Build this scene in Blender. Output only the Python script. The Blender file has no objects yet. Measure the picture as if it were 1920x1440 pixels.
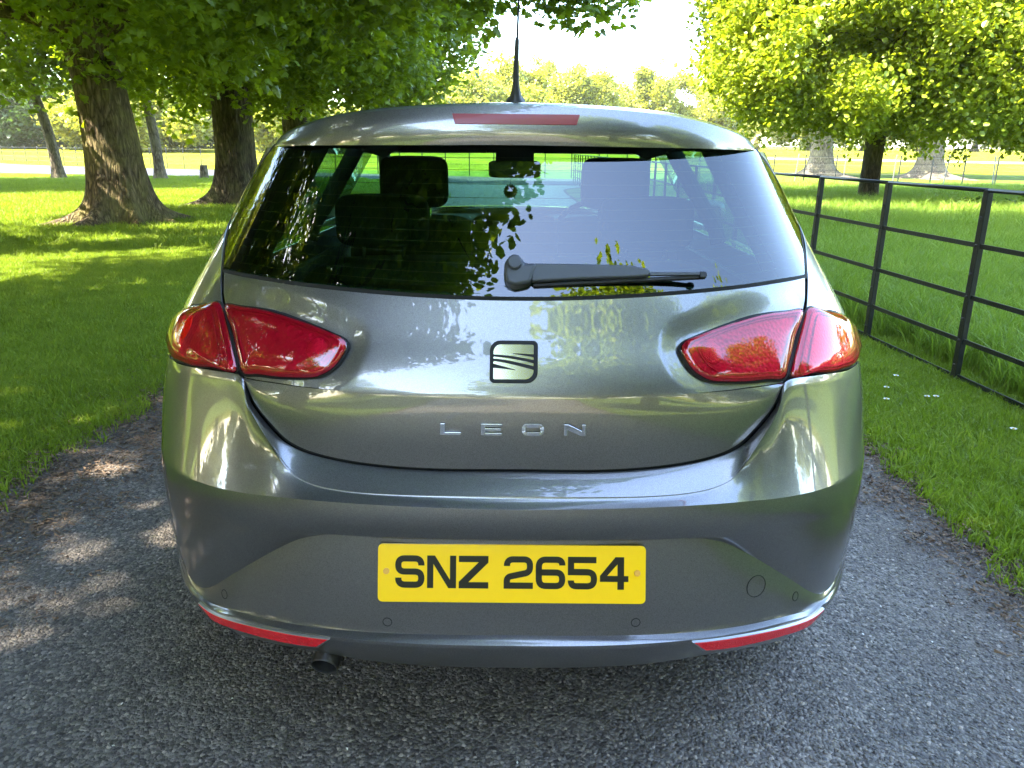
import bpy, bmesh, math, random
import numpy as np
from mathutils import Vector, Matrix, Euler
import mathutils.noise as mnoise
random.seed(7); RNG = np.random.default_rng(11)
SC = bpy.context.scene
R = math.radians; PI = math.pi
# ------------------------------------------------------------------ camera, sky, sun, exposure
CAM_Z, PITCH, FPX = 1.33, 17.0, 1443.0
cam_d = bpy.data.cameras.new('camera'); cam = bpy.data.objects.new('camera', cam_d)
SC.collection.objects.link(cam); SC.camera = cam
cam_d.sensor_width = 36; cam_d.lens = 36*FPX/1920; cam_d.clip_start = .02; cam_d.clip_end = 3000
cam.matrix_world = Matrix.Translation((0, 0, CAM_Z)) @ Matrix.Rotation(R(90-PITCH), 4, 'X') @ Matrix.Rotation(R(.53), 4, 'Z')
SUN = Vector((-.60, -.28, .75)).normalized()
world = bpy.data.worlds.new('World'); SC.world = world; world.use_nodes = True
wn = world.node_tree.nodes; wl = world.node_tree.links
sky = wn.new('ShaderNodeTexSky'); sky.sky_type = 'NISHITA'; sky.sun_disc = False
sky.sun_elevation = math.asin(SUN.z); sky.sun_rotation = math.atan2(SUN.x, SUN.y)
sky.air_density = 1.0; sky.dust_density = 1.0; sky.ozone_density = .9
wn['Background'].inputs[1].default_value = .15
wl.new(sky.outputs[0], wn['Background'].inputs[0])
sun_d = bpy.data.lights.new('sun', 'SUN'); sun_o = bpy.data.objects.new('sun', sun_d); SC.collection.objects.link(sun_o)
sun_d.energy = 3.3; sun_d.angle = R(.55); sun_d.color = (1, .91, .76)
sun_o.rotation_euler = SUN.to_track_quat('Z', 'Y').to_euler()
SC.view_settings.view_transform = 'Standard'; SC.view_settings.look = 'None'
SC.view_settings.exposure = 3.85; SC.view_settings.gamma = 1; SC.view_settings.use_curve_mapping = False
SC.render.engine = 'CYCLES'
SC.cycles.use_denoising = True
SC.cycles.max_bounces = 10; SC.cycles.transparent_max_bounces = 24; SC.cycles.diffuse_bounces = 4
SC.cycles.transmission_bounces = 6; SC.cycles.glossy_bounces = 4; SC.cycles.sample_clamp_indirect = 6
# ------------------------------------------------------------------ tagging
def tag(o, label=None, cat=None, group=None, kind=None):
    if label: o['label'] = label
    if cat: o['category'] = cat
    if group: o['group'] = group
    if kind: o['kind'] = kind
    return o
def empty(name, loc=(0, 0, 0), rz=0, parent=None):
    o = bpy.data.objects.new(name, None); SC.collection.objects.link(o)
    o.location = loc; o.rotation_euler = (0, 0, rz); o.empty_display_size = .1
    if parent: o.parent = parent
    return o
def link(name, me, parent=None, loc=None, rot=None):
    o = bpy.data.objects.new(name, me); SC.collection.objects.link(o)
    if loc is not None: o.location = loc
    if rot is not None: o.rotation_euler = rot
    if parent: o.parent = parent
    return o
def copy_tree(o, parent=None):
    c = o.copy(); SC.collection.objects.link(c); c.parent = parent
    for ch in list(o.children): copy_tree(ch, c)
    return c
# ------------------------------------------------------------------ materials
def new_mat(name):
    m = bpy.data.materials.new(name); m.use_nodes = True
    return m, m.node_tree.nodes, m.node_tree.links, m.node_tree.nodes['Principled BSDF']
def pm(name, col, rough=.5, metal=0, coat=0, spec=.5, bump=0, bscale=40, var=0, vscale=6, coat_rough=.03):
    m, n, l, b = new_mat(name)
    b.inputs['Base Color'].default_value = (*col, 1); b.inputs['Roughness'].default_value = rough
    b.inputs['Metallic'].default_value = metal; b.inputs['Specular IOR Level'].default_value = spec
    b.inputs['Coat Weight'].default_value = coat; b.inputs['Coat Roughness'].default_value = coat_rough
    if var or bump:
        tc = n.new('ShaderNodeTexCoord')
    if var:
        no = n.new('ShaderNodeTexNoise'); no.inputs['Scale'].default_value = vscale; no.inputs['Detail'].default_value = 6
        l.new(tc.outputs['Object'], no.inputs['Vector'])
        mr = n.new('ShaderNodeMapRange'); mr.inputs[1].default_value = .3; mr.inputs[2].default_value = .7
        mr.inputs[3].default_value = 1-var; mr.inputs[4].default_value = 1+var; l.new(no.outputs[0], mr.inputs[0])
        mx = n.new('ShaderNodeVectorMath'); mx.operation = 'SCALE'; mx.inputs[0].default_value = col
        l.new(mr.outputs[0], mx.inputs['Scale']); l.new(mx.outputs[0], b.inputs['Base Color'])
    if bump:
        nb = n.new('ShaderNodeTexNoise'); nb.inputs['Scale'].default_value = bscale; nb.inputs['Detail'].default_value = 5
        l.new(tc.outputs['Object'], nb.inputs['Vector'])
        bp = n.new('ShaderNodeBump'); bp.inputs['Strength'].default_value = bump; bp.inputs['Distance'].default_value = .01
        l.new(nb.outputs[0], bp.inputs['Height']); l.new(bp.outputs[0], b.inputs['Normal'])
    return m
M = {}
M['black'] = pm('black_plastic', (.012, .012, .013), .55)
M['gap'] = pm('rubber_seal', (.006, .006, .006), .8)
M['trim'] = pm('dark_trim', (.02, .021, .023), .4, bump=.05, bscale=300)
M['wiper'] = pm('wiper_plastic', (.05, .053, .06), .42, bump=.06, bscale=260)
M['chrome'] = pm('chrome', (.82, .82, .84), .06, 1)
M['badge'] = pm('badge_chrome', (.66, .65, .66), .13, 1)
M['rubber'] = pm('tyre_rubber', (.018, .018, .018), .75, bump=.2, bscale=80)
M['alloy'] = pm('alloy', (.45, .46, .48), .3, .9)
M['seat'] = pm('seat_cloth', (.010, .010, .012), .9, bump=.2, bscale=300)
M['cabin'] = pm('cabin_plastic', (.010, .010, .011), .8)
M['pipe'] = pm('sooty_steel', (.06, .057, .055), .5, .8, var=.4, vscale=30)
M['soot'] = pm('soot', (.004, .004, .004), .9)
M['iron'] = pm('painted_iron', (.012, .014, .014), .42, bump=.25, bscale=120, var=.35, vscale=14)
M['bolt'] = pm('worn_bolt', (.05, .045, .04), .5, .3)
M['plate_y'] = pm('plate_yellow', (1.0, .60, .001), .3, spec=.3, coat=.35, coat_rough=.04)
M['plate_k'] = pm('plate_black', (.012, .011, .004), .4, spec=.3, coat=.15, coat_rough=.05)
M['screw'] = pm('screw_cap', (.75, .36, .06), .35)
M['emblem_k'] = pm('emblem_surround', (.012, .013, .016), .5, spec=.25)
def paint_mat():
    m, n, l, b = new_mat('grey_metallic_paint')
    b.inputs['Metallic'].default_value = .85; b.inputs['Roughness'].default_value = .34
    b.inputs['Coat Weight'].default_value = 1; b.inputs['Coat Roughness'].default_value = .025; b.inputs['Coat IOR'].default_value = 1.8
    tc = n.new('ShaderNodeTexCoord')
    v = n.new('ShaderNodeTexVoronoi'); v.inputs['Scale'].default_value = 1400; l.new(tc.outputs['Object'], v.inputs['Vector'])
    r = n.new('ShaderNodeMix'); r.data_type = 'RGBA'
    r.inputs[6].default_value = (.13, .124, .119, 1); r.inputs[7].default_value = (.235, .226, .218, 1)
    sp = n.new('ShaderNodeSeparateColor'); l.new(v.outputs['Color'], sp.inputs[0]); l.new(sp.outputs[0], r.inputs[0])
    l.new(r.outputs[2], b.inputs['Base Color'])
    # thin road dust: slightly rougher, uneven coat
    no = n.new('ShaderNodeTexNoise'); no.inputs['Scale'].default_value = 9; no.inputs['Detail'].default_value = 8; l.new(tc.outputs['Object'], no.inputs['Vector'])
    mr = n.new('ShaderNodeMapRange'); mr.inputs[1].default_value = .4; mr.inputs[2].default_value = .75; mr.inputs[3].default_value = .004; mr.inputs[4].default_value = .022
    l.new(no.outputs[0], mr.inputs[0]); l.new(mr.outputs[0], b.inputs['Coat Roughness'])
    nb = n.new('ShaderNodeTexNoise'); nb.inputs['Scale'].default_value = 260; nb.inputs['Detail'].default_value = 2; l.new(tc.outputs['Object'], nb.inputs['Vector'])
    bp = n.new('ShaderNodeBump'); bp.inputs['Strength'].default_value = .006; bp.inputs['Distance'].default_value = .001
    l.new(nb.outputs[0], bp.inputs['Height']); l.new(bp.outputs[0], b.inputs['Coat Normal'])
    return m
M['paint'] = paint_mat()
def glass_mat(name, tint, refl_add=.0, ior=1.5, rough=0.0):
    m, n, l, b = new_mat(name); n.remove(b)
    out = n['Material Output']
    tr = n.new('ShaderNodeBsdfTransparent'); tr.inputs[0].default_value = (*tint, 1)
    gl = n.new('ShaderNodeBsdfGlossy'); gl.inputs['Roughness'].default_value = rough; gl.inputs['Color'].default_value = (1, 1, 1, 1)
    g = n.new('ShaderNodeNewGeometry'); dt = n.new('ShaderNodeVectorMath'); dt.operation = 'DOT_PRODUCT'
    l.new(g.outputs['Incoming'], dt.inputs[0]); l.new(g.outputs['Normal'], dt.inputs[1])
    ab = n.new('ShaderNodeMath'); ab.operation = 'ABSOLUTE'; l.new(dt.outputs['Value'], ab.inputs[0])
    om = n.new('ShaderNodeMath'); om.operation = 'SUBTRACT'; om.inputs[0].default_value = 1; l.new(ab.outputs[0], om.inputs[1])
    pw = n.new('ShaderNodeMath'); pw.operation = 'POWER'; pw.inputs[1].default_value = 5; l.new(om.outputs[0], pw.inputs[0])
    ma = n.new('ShaderNodeMath'); ma.operation = 'MULTIPLY_ADD'; ma.use_clamp = True
    ma.inputs[1].default_value = 1-refl_add; ma.inputs[2].default_value = refl_add; l.new(pw.outputs[0], ma.inputs[0])
    mx = n.new('ShaderNodeMixShader'); l.new(ma.outputs[0], mx.inputs[0]); l.new(tr.outputs[0], mx.inputs[1]); l.new(gl.outputs[0], mx.inputs[2])
    l.new(mx.outputs[0], out.inputs[0])
    return m
M['glass'] = glass_mat('rear_glass', (.24, .50, .35), .085)
M['glass2'] = glass_mat('window_glass', (.90, .97, .92), .04)
M['glass3'] = glass_mat('side_glass', (.38, .48, .42), .06)
M['lens'] = glass_mat('red_lens', (.94, .11, .24), .075)
def tex_red(name, col, scale, rough=.25, metal=.0):
    m, n, l, b = new_mat(name)
    tc = n.new('ShaderNodeTexCoord'); v = n.new('ShaderNodeTexVoronoi'); v.inputs['Scale'].default_value = scale
    l.new(tc.outputs['Object'], v.inputs['Vector'])
    bp = n.new('ShaderNodeBump'); bp.inputs['Strength'].default_value = .6; bp.inputs['Distance'].default_value = .003
    l.new(v.outputs[0], bp.inputs['Height']); l.new(bp.outputs[0], b.inputs['Normal'])
    b.inputs['Base Color'].default_value = (*col, 1); b.inputs['Roughness'].default_value = rough; b.inputs['Metallic'].default_value = metal
    b.inputs['Coat Weight'].default_value = .6
    return m
M['reflector'] = tex_red('reflector_red', (.75, .008, .018), 380)
M['brake'] = pm('brake_red', (.26, .03, .035), .35, coat=.15)
M['housing'] = tex_red('lamp_housing', (.40, .26, .28), 130, .3, .35)
M['mirrored_orange'] = tex_red('mirrored_orange_facets', (.95, .38, .10), 420, .2, .2)  # orange of reflected foliage, put into the colour of the outer bowls
M['bulb'] = tex_red('lamp_facets', (.55, .38, .38), 420, .2, .3)
# ------------------------------------------------------------------ mesh helpers
def mesh_from(name, V, F, mat, smooth=True):
    me = bpy.data.meshes.new(name); me.from_pydata([tuple(map(float, v)) for v in V], [], F)
    if mat is not None:
        for mm in (mat if isinstance(mat, (list, tuple)) else [mat]): me.materials.append(mm)
    if smooth: me.polygons.foreach_set('use_smooth', [True]*len(me.polygons))
    me.update(); return me
def grid_faces(nr, nc, off=0, closed=False):
    F = []
    for r in range(nr-1):
        for c in range(nc if closed else nc-1):
            c2 = (c+1) % nc
            F.append((off+r*nc+c, off+r*nc+c2, off+(r+1)*nc+c2, off+(r+1)*nc+c))
    return F
def fix_normals(me, out_from=None):
    bm = bmesh.new(); bm.from_mesh(me); bmesh.ops.recalc_face_normals(bm, faces=bm.faces); bm.to_mesh(me); bm.free()
def bevel(o, w=.003, seg=2, ang=30):
    md = o.modifiers.new('bevel', 'BEVEL'); md.width = w; md.segments = seg; md.limit_method = 'ANGLE'; md.angle_limit = R(ang)
    md.harden_normals = True
    return o
class MB:
    def __init__(s): s.V = []; s.F = []; s.mi = []
    def add(s, V, F, mi=0):
        o = len(s.V); s.V += [tuple(v) for v in V]; s.F += [tuple(i+o for i in f) for f in F]; s.mi += [mi]*len(F)
    def box(s, c, d, rot=None, mi=0):
        hx, hy, hz = d[0]/2, d[1]/2, d[2]/2
        V = [Vector((x, y, z)) for x in (-hx, hx) for y in (-hy, hy) for z in (-hz, hz)]
        if rot is not None: V = [rot @ v for v in V]
        V = [v+Vector(c) for v in V]
        s.add(V, [(0, 1, 3, 2), (4, 6, 7, 5), (0, 4, 5, 1), (2, 3, 7, 6), (0, 2, 6, 4), (1, 5, 7, 3)], mi)
    def tube(s, pts, rad, n=8, cap=True, mi=0):
        pts = [Vector(p) for p in pts]; rad = rad if isinstance(rad, (list, tuple)) else [rad]*len(pts)
        V = []; up = Vector((0, 0, 1))
        prev = None
        for i, p in enumerate(pts):
            t = (pts[min(i+1, len(pts)-1)]-pts[max(i-1, 0)]).normalized()
            if prev is None:
                a = t.orthogonal().normalized()
            else:
                a = (prev-t*prev.dot(t)).normalized()
            prev = a; b = t.cross(a)
            for k in range(n):
                w = 2*PI*k/n; V.append(p+(a*math.cos(w)+b*math.sin(w))*rad[i])
        F = grid_faces(len(pts), n, 0, True)
        if cap: F.append(tuple(range(n))[::-1]); F.append(tuple(range((len(pts)-1)*n, len(pts)*n)))
        s.add(V, F, mi)
    def obj(s, name, mat, parent=None, smooth=False, loc=None):
        me = mesh_from(name, s.V, s.F, mat, smooth)
        if any(s.mi): me.polygons.foreach_set('material_index', s.mi)
        return link(name, me, parent, loc)
def lathe(prof, n=32, closed=False):
    V = []; 
    for r, h in prof:
        for k in range(n): V.append((r*math.cos(2*PI*k/n), r*math.sin(2*PI*k/n), h))
    return V, grid_faces(len(prof), n, 0, True)
def rbox(name, c, d, e=.35, mat=None, parent=None, n=20, rot=None):
    """soft rounded block (superellipsoid)"""
    V = []; F = []
    def p(v, a): return math.copysign(abs(v)**a, v)
    for i in range(n+1):
        ph = -PI/2+PI*i/n
        for j in range(n*2):
            th = 2*PI*j/(n*2)
            v = Vector((p(math.cos(ph), e)*p(math.cos(th), e)*d[0]/2, p(math.cos(ph), e)*p(math.sin(th), e)*d[1]/2, p(math.sin(ph), e)*d[2]/2))
            if rot is not None: v = rot @ v
            V.append(v+Vector(c))
    return link(name, mesh_from(name, V, grid_faces(n+1, n*2, 0, True), mat), parent)
# ================================================================== CAR
CP, SP = math.cos(R(PITCH)), math.sin(R(PITCH))
def fixpx(x, y):
    """photo pixel (left half) -> roll-free pixel offsets from the car's centre line"""
    xr, yr = x-960, y-720
    return xr+yr*.00925-3.0, yr-xr*.00925
def ray(xr, yr):
    up = -yr
    return Vector((xr, FPX*CP+up*SP, up*CP-FPX*SP))
def spl(kx, ky):
    """natural cubic spline; ky (n,) or (n,d)"""
    kx = np.asarray(kx, float); ky = np.asarray(ky, float); one = ky.ndim == 1
    if one: ky = ky[:, None]
    n = len(kx); A = np.zeros((n, n)); B = np.zeros((n, ky.shape[1])); h = np.diff(kx)
    A[0, 0] = A[-1, -1] = 1
    for i in range(1, n-1):
        A[i, i-1] = h[i-1]; A[i, i] = 2*(h[i-1]+h[i]); A[i, i+1] = h[i]
        B[i] = 6*((ky[i+1]-ky[i])/h[i]-(ky[i]-ky[i-1])/h[i-1])
    Mx = np.linalg.solve(A, B)
    def f(t):
        t = np.asarray(t, float); sc = t.ndim == 0; tt = np.atleast_1d(t)
        i = np.clip(np.searchsorted(kx, tt)-1, 0, n-2); hh = h[i][:, None]
        a = ((kx[i+1]-tt)[:, None])/hh; b = 1-a
        r = a*ky[i]+b*ky[i+1]+((a**3-a)*Mx[i]+(b**3-b)*Mx[i+1])*hh**2/6
        if one: r = r[:, 0]
        return r[0] if sc else r
    return f
Wz = spl([.20, .30, .40, .53, .70, .81, .88, .96, 1.04, 1.12, 1.20, 1.335, 1.44],
         [.84, .862, .878, .887, .880, .866, .846, .811, .763, .712, .664, .586, .53])
Yc = spl([.20, .60, .73, .80, .886, .976, 1.054, 1.12, 1.20, 1.335, 1.44],
         [1.39, 1.388, 1.386, 1.386, 1.392, 1.436, 1.476, 1.511, 1.554, 1.628, 1.69])
YS = 1.935
def S(phi, z, ye=None):
    """body surface: phi runs round the corner (past 90 degrees it runs along the side), z height, ye depth of the centre line"""
    if ye is None: ye = float(Yc(z))
    a = abs(phi); sg = 1 if phi >= 0 else -1; w = float(Wz(z))
    if a <= PI/2:
        c = 1-math.cos(a); f = c**(1.45-.4*c)
        return np.array([sg*w*math.sin(a), ye+(YS-ye)*f, z])
    return np.array([sg*w, YS+(a-PI/2), z])
def Sn(phi, z, ye=None, e=1e-3):
    if ye is None:
        d1 = S(phi+e, z)-S(phi-e, z); d2 = S(phi, z+e)-S(phi, z-e)
    else:
        d1 = S(phi+e, z, ye)-S(phi-e, z, ye); d2 = S(phi, z+e, ye)-S(phi, z-e, ye)
    n = np.cross(d1, d2); n /= np.linalg.norm(n)+1e-12
    return n
def proj(P):
    X, Y, Z = P[0], P[1], P[2]-CAM_Z
    d = Y*CP-Z*SP; up = Y*SP+Z*CP
    return np.array([FPX*X/d, -FPX*up/d])
def solve(x, y, ye=None, raw=True):
    """photo pixel -> (phi, z) on the body surface (nearest point if the pixel is past the silhouette)"""
    tx, ty = fixpx(x, y) if raw else (x, y)
    g = ray(tx, ty); yy = 1.4
    best = None
    for z0 in (.4, .7, 1.0, 1.25):
        q = np.array([max(-1.2, min(0, tx/560)), z0])
        for it in range(30):
            def res(q):
                return proj(S(q[0], q[1], ye))-np.array([tx, ty])
            r = res(q); J = np.stack([(res(q+np.array([1e-4, 0]))-r)/1e-4, (res(q+np.array([0, 1e-4]))-r)/1e-4], 1)
            st = np.linalg.solve(J.T@J+np.eye(2)*30, -J.T@r)
            q = q+np.clip(st, -.15, .15); q[0] = min(0.0, max(-1.50, q[0])); q[1] = min(1.44, max(.2, q[1]))
        e = np.linalg.norm(res(q))
        if best is None or e < best[0]: best = (e, q.copy())
    if best[0] > 3: print('solve: off by %.1f px at' % best[0], (x, y), best[1])
    return best[1]
def P3(x, y, ye=None):
    q = solve(x, y, ye); return S(q[0], q[1], ye)
def ctrl(pts, ye=None, side=None):
    """control list of (phi, z, ye) from the outer end to the centre"""
    out = []
    if side is not None: out += [tuple(s) for s in side]
    for p in pts:
        if p[0] < 0: out.append(tuple(p) if len(p) > 2 else (p[0], p[1], ye)); continue
        y_ = p[2] if len(p) > 2 else ye
        q = solve(p[0], p[1], y_)
        if p[0] > 955: q[0] = 0.0
        out.append((q[0], q[1], y_ if y_ is not None else float(Yc(q[1]))))
    return out
def full_line(c, n, mirror=True):
    """spline through control list mirrored over the centre -> (2n-1, 3)"""
    c = [list(p) for p in c]
    m = c+[[-p[0], p[1], p[2]] for p in c[:-1][::-1]] if mirror else c
    k = len(c)-1
    f = spl(np.arange(len(m)), np.array(m))
    t = np.linspace(0, k, n)
    if mirror: t = np.concatenate([t, (2*k-t[:-1])[::-1]])
    return f(t)
def quads_to_obj(name, rows, mat, parent, th=.0, bev=0.0, cut=None, smooth=True, seg=2, ang=28, off=-1):
    """rows: list of grids, each an (r, c, 3) array of world points; all joined in one mesh, coincident edges welded"""
    V = []; F = []
    for G in rows:
        nr, nc = G.shape[:2]; o = len(V)
        V += [tuple(p) for p in G.reshape(-1, 3)]
        F += [f for f in grid_faces(nr, nc, o)]
    me = mesh_from(name, V, F, mat, smooth)
    bm = bmesh.new(); bm.from_mesh(me); bmesh.ops.remove_doubles(bm, verts=bm.verts, dist=2e-5)
    if cut:
        bad = [f for f in bm.faces if cut(f.calc_center_median())]
        bmesh.ops.delete(bm, geom=bad, context='FACES')
    bmesh.ops.recalc_face_normals(bm, faces=bm.faces)
    # make sure it faces the outside of the car
    s = sum((f.normal.dot(f.calc_center_median()-Vector((0, 3.2, .7)))) for f in list(bm.faces)[::7])
    if s < 0: bmesh.ops.reverse_faces(bm, faces=bm.faces)
    for e in bm.edges:
        if len(e.link_faces) == 2 and e.calc_face_angle(0) > R(ang): e.smooth = False
    bm.to_mesh(me); bm.free()
    o = link(name, me, parent)
    if th:
        md = o.modifiers.new('thick', 'SOLIDIFY'); md.thickness = th; md.offset = off
    if bev: bevel(o, bev, seg, ang)
    return o
def toW(Q, lift=0.0):
    """(…,3) grid of (phi, z, ye) -> world points, lifted along the normal"""
    sh = Q.shape[:-1]; q = Q.reshape(-1, 3); out = np.zeros((len(q), 3))
    for i, (a, z, y) in enumerate(q):
        p = S(a, z, y)
        if lift: p = p+Sn(a, z, y)*lift
        out[i] = p
    return out.reshape(*sh, 3)
def loft(LA, LB, nv, ease=1.0, bulge=0.0):
    """strip between two sampled lines; ease >1 keeps the depth of A longer (concave), <1 the reverse"""
    v = np.linspace(0, 1, nv)[:, None, None]
    Q = LA[None]*(1-v)+LB[None]*v
    w = v[..., 0]**ease
    Q[..., 2] = LA[None, :, 2]*(1-w)+LB[None, :, 2]*w-bulge*np.sin(PI*v[..., 0])
    return Q
car = empty('hatchback_car', (.003, 1.32, 0)); tag(car, 'grey metallic hatchback seen from behind, parked on the tarmac drive', 'car')
CAR_SH = Vector((.003, 1.32, 0))
car_root = car
class _Shift: pass
def cobj(o):   # parts are modelled in world coordinates: undo the root's offset
    o.matrix_parent_inverse = Matrix.Translation((0, -1.32, 0)); return o
NU = 110
# ---------------------------------------------------------------- bumper
side = lambda z, ye: [(-PI/2-.20, z, ye), (-PI/2, z, ye)]
B0 = ctrl([(316, 667), (335, 682), (372, 690), (413, 696.5), (452, 706), (464, 738), (481, 770), (511, 807), (577, 850), (760, 880), (960, 884)], 1.388, side(.835, 1.388))
B1 = ctrl([(316, 680, 1.386), (335, 695, 1.386), (372, 703, 1.385), (413, 709, 1.384), (449, 718, 1.380), (463, 752, 1.374), (484, 796, 1.362), (518, 850, 1.352), (580, 906, 1.342), (760, 928, 1.338), (960, 931, 1.337)], None, side(.815, 1.386))
B2 = ctrl([(-1.33, .652), (-1.14, .656), (347, 892), (387, 908), (430, 919), (470, 926), (505, 930), (550, 935), (630, 942), (785, 951), (960, 956)], 1.314, side(.655, 1.314))
B3 = ctrl([(-1.28, .556), (-1.10, .562), (347, 954), (400, 968), (450, 978), (500, 989), (555, 999), (610, 1001.5), (715, 1007), (830, 1010), (960, 1012)], 1.319, side(.565, 1.316))
B4 = ctrl([(-1.25, .435, 1.326), (-1.08, .395, 1.332), (366, 1094, 1.335), (392, 1102, 1.338), (425, 1084, 1.340), (475, 1054, 1.340), (534, 1022, 1.340), (604, 1003.5, 1.338), (716, 1009, 1.336), (830, 1012, 1.336), (960, 1014, 1.336)], None, side(.45, 1.322))
B5 = ctrl([(-1.25, .392), (-1.08, .368), (368, 1108), (397, 1131), (430, 1142), (480, 1155), (540, 1168), (601, 1177), (717, 1186), (830, 1190), (960, 1191)], 1.321, side(.405, 1.321))
B6 = ctrl([(-1.25, .376), (-1.08, .352), (371, 1120), (398, 1141), (432, 1153), (482, 1167), (541, 1181), (610, 1192), (717, 1203), (830, 1209), (960, 1211)], 1.303, side(.390, 1.303))
B6b = [(a, z-.007, 1.303) for a, z, y in B6]
B7 = ctrl([(-1.25, .300), (-1.10, .285), (-.97, .272), (408, 1168), (440, 1186), (484, 1199), (540, 1212), (600, 1222), (690, 1238), (830, 1249), (960, 1252)], 1.355, side(.30, 1.35))
LB = [full_line(c, NU) for c in (B0, B1, B2, B3, B4, B5, B6, B6b, B7)]
strips = [loft(LB[0], LB[1], 8, .8), loft(LB[1], LB[2], 40, 1.9), loft(LB[2], LB[3], 16, 1, .004), loft(LB[3], LB[4], 20, 1.0),
          loft(LB[4], LB[5], 24, 1, .002), loft(LB[5], LB[6], 6, 1.0, .002), loft(LB[6], LB[7], 3), loft(LB[7], LB[8], 12, 1.3)]
REAR_W, FRONT_W = (2.13, .315), (4.70, .315)
def arch_cut(c, r=.335):
    return abs(c.x) > .62 and min(math.hypot(c.y-REAR_W[0], c.z-REAR_W[1]), math.hypot(c.y-FRONT_W[0], c.z-FRONT_W[1])) < r
bumper = cobj(quads_to_obj('bumper', [toW(s) for s in strips], M['paint'], car, th=.004, bev=.0022, cut=arch_cut, seg=3, ang=17))
# ---------------------------------------------------------------- tailgate
g_bot_px = [(418, 508), (455, 516), (500, 524), (600, 538), (700, 548), (830, 557), (960, 561)]
T0 = ctrl([(x+(3 if x < 430 else 0), y+3) for x, y in g_bot_px])
edge_px = [(420.5, 512), (420, 535), (421, 567), (428, 600), (436, 632), (444, 665), (454, 700)]
TE = ctrl(edge_px[:-1]+[(457, 709)])
T1 = ctrl([(457, 709), (485, 714.5), (520, 719.5), (565, 726), (645, 733), (785, 740), (960, 744)])
T2 = ctrl([(457, 709), (469, 738), (487, 768), (518, 804), (583, 846), (763, 875.5), (960, 879.5)])
for L_ in (T1, T2): L_[0] = TE[-1]
def coons(Top, Bot, Edge, nu, nv):
    """full-width Coons patch; Top/Bot control lists outer->centre, Edge control list top->bottom (left)"""
    T = full_line(Top, nu); Bt = full_line(Bot, nu)
    E = spl(np.arange(len(Edge)), np.array([list(p) for p in Edge]))(np.linspace(0, len(Edge)-1, nv))
    E[0] = T[0]; E[-1] = Bt[0]
    Er = E*np.array([-1, 1, 1]); n = T.shape[0]
    # outer edge blends in only near the ends so that the middle stays calm
    u = np.linspace(0, 1, n)[None, :, None]; v = np.linspace(0, 1, nv)[:, None, None]
    lin = T[None]*(1-v)+Bt[None]*v
    dE = E[:, None]-(T[0]*(1-v)+Bt[0]*v); dR = Er[:, None]-(T[-1]*(1-v)+Bt[-1]*v)
    Q = lin+dE*(1-u)+dR*u
    return Q
def reY(Q, d=0):
    sh = Q.shape; q = Q.reshape(-1, 3).copy(); q[:, 2] = Yc(q[:, 1])+d; return q.reshape(sh)
QU = reY(coons(T0, T1, TE, NU, 46))
c2 = full_line(T1, NU); c3 = full_line(T2, NU)
QL = loft(c2, c3, 26, 1, .0045)
# lamp outlines, in (phi, z)
inner_px = [(425, 571), (447, 573), (480, 578), (515, 586), (547, 596), (580, 607), (608, 618), (632, 628), (648, 638), (652, 648), (647, 661), (638, 676), (626, 690), (611, 700), (597, 706), (573, 708.5), (540, 708), (505, 705), (478, 702), (456, 699), (450, 680), (443, 650), (435, 615)]
outer_px = [(414, 568.5), (390, 569), (364, 575), (342, 584), (328, 598), (319, 615), (314.5, 635), (314, 651), (318, 663), (330, 674.5), (352, 682), (380, 688), (412, 692), (445, 695.5), (440, 665), (432, 630), (422, 590)]
def outline(px, ext=0, n=90):
    C = np.array([solve(x, y) for x, y in px])
    if ext:
        for i, (x, y) in enumerate(px):
            if x < 340: C[i, 0] -= ext*(1-(x-312)/28.)**1.0
    C = np.vstack([C, C[:1]])
    d = np.concatenate([[0], np.cumsum(np.linalg.norm(np.diff(C, axis=0)*[.8, 1], axis=1))])
    # closed spline: wrap
    Cw = np.vstack([C[-4:-1], C, C[1:4]]); dw = np.concatenate([d[-4:-1]-d[-1], d, d[1:4]+d[-1]])
    f = spl(dw, Cw)
    t = np.linspace(0, d[-1], n, endpoint=False); o = f(t)
    return o
INNER = outline(inner_px); OUTER = outline(outer_px, ext=.14)
# raised eyelid round the inner lamps: the tailgate is gently dished towards the lens
def lid(a, z):
    d = np.min(np.hypot((np.abs(a)*-1-INNER[:, 0])*.80, z-INNER[:, 1]))
    return d
def add_lid(Q):
    q = Q.reshape(-1, 3)
    for i in range(len(q)):
        if abs(q[i, 0]) > .30:
            d = lid(q[i, 0], q[i, 1])
            if d < .05: q[i, 2] += .0075*(1-d/.05)**2*(3-2*(1-d/.05)) * min(1, (abs(q[i,0])-.30)/.05)
    return q.reshape(Q.shape)
QU = add_lid(QU)
tailgate = cobj(quads_to_obj('tailgate', [toW(QU), toW(QL)], M['paint'], car, th=.004, bev=.0016, ang=9, seg=3))
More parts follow.
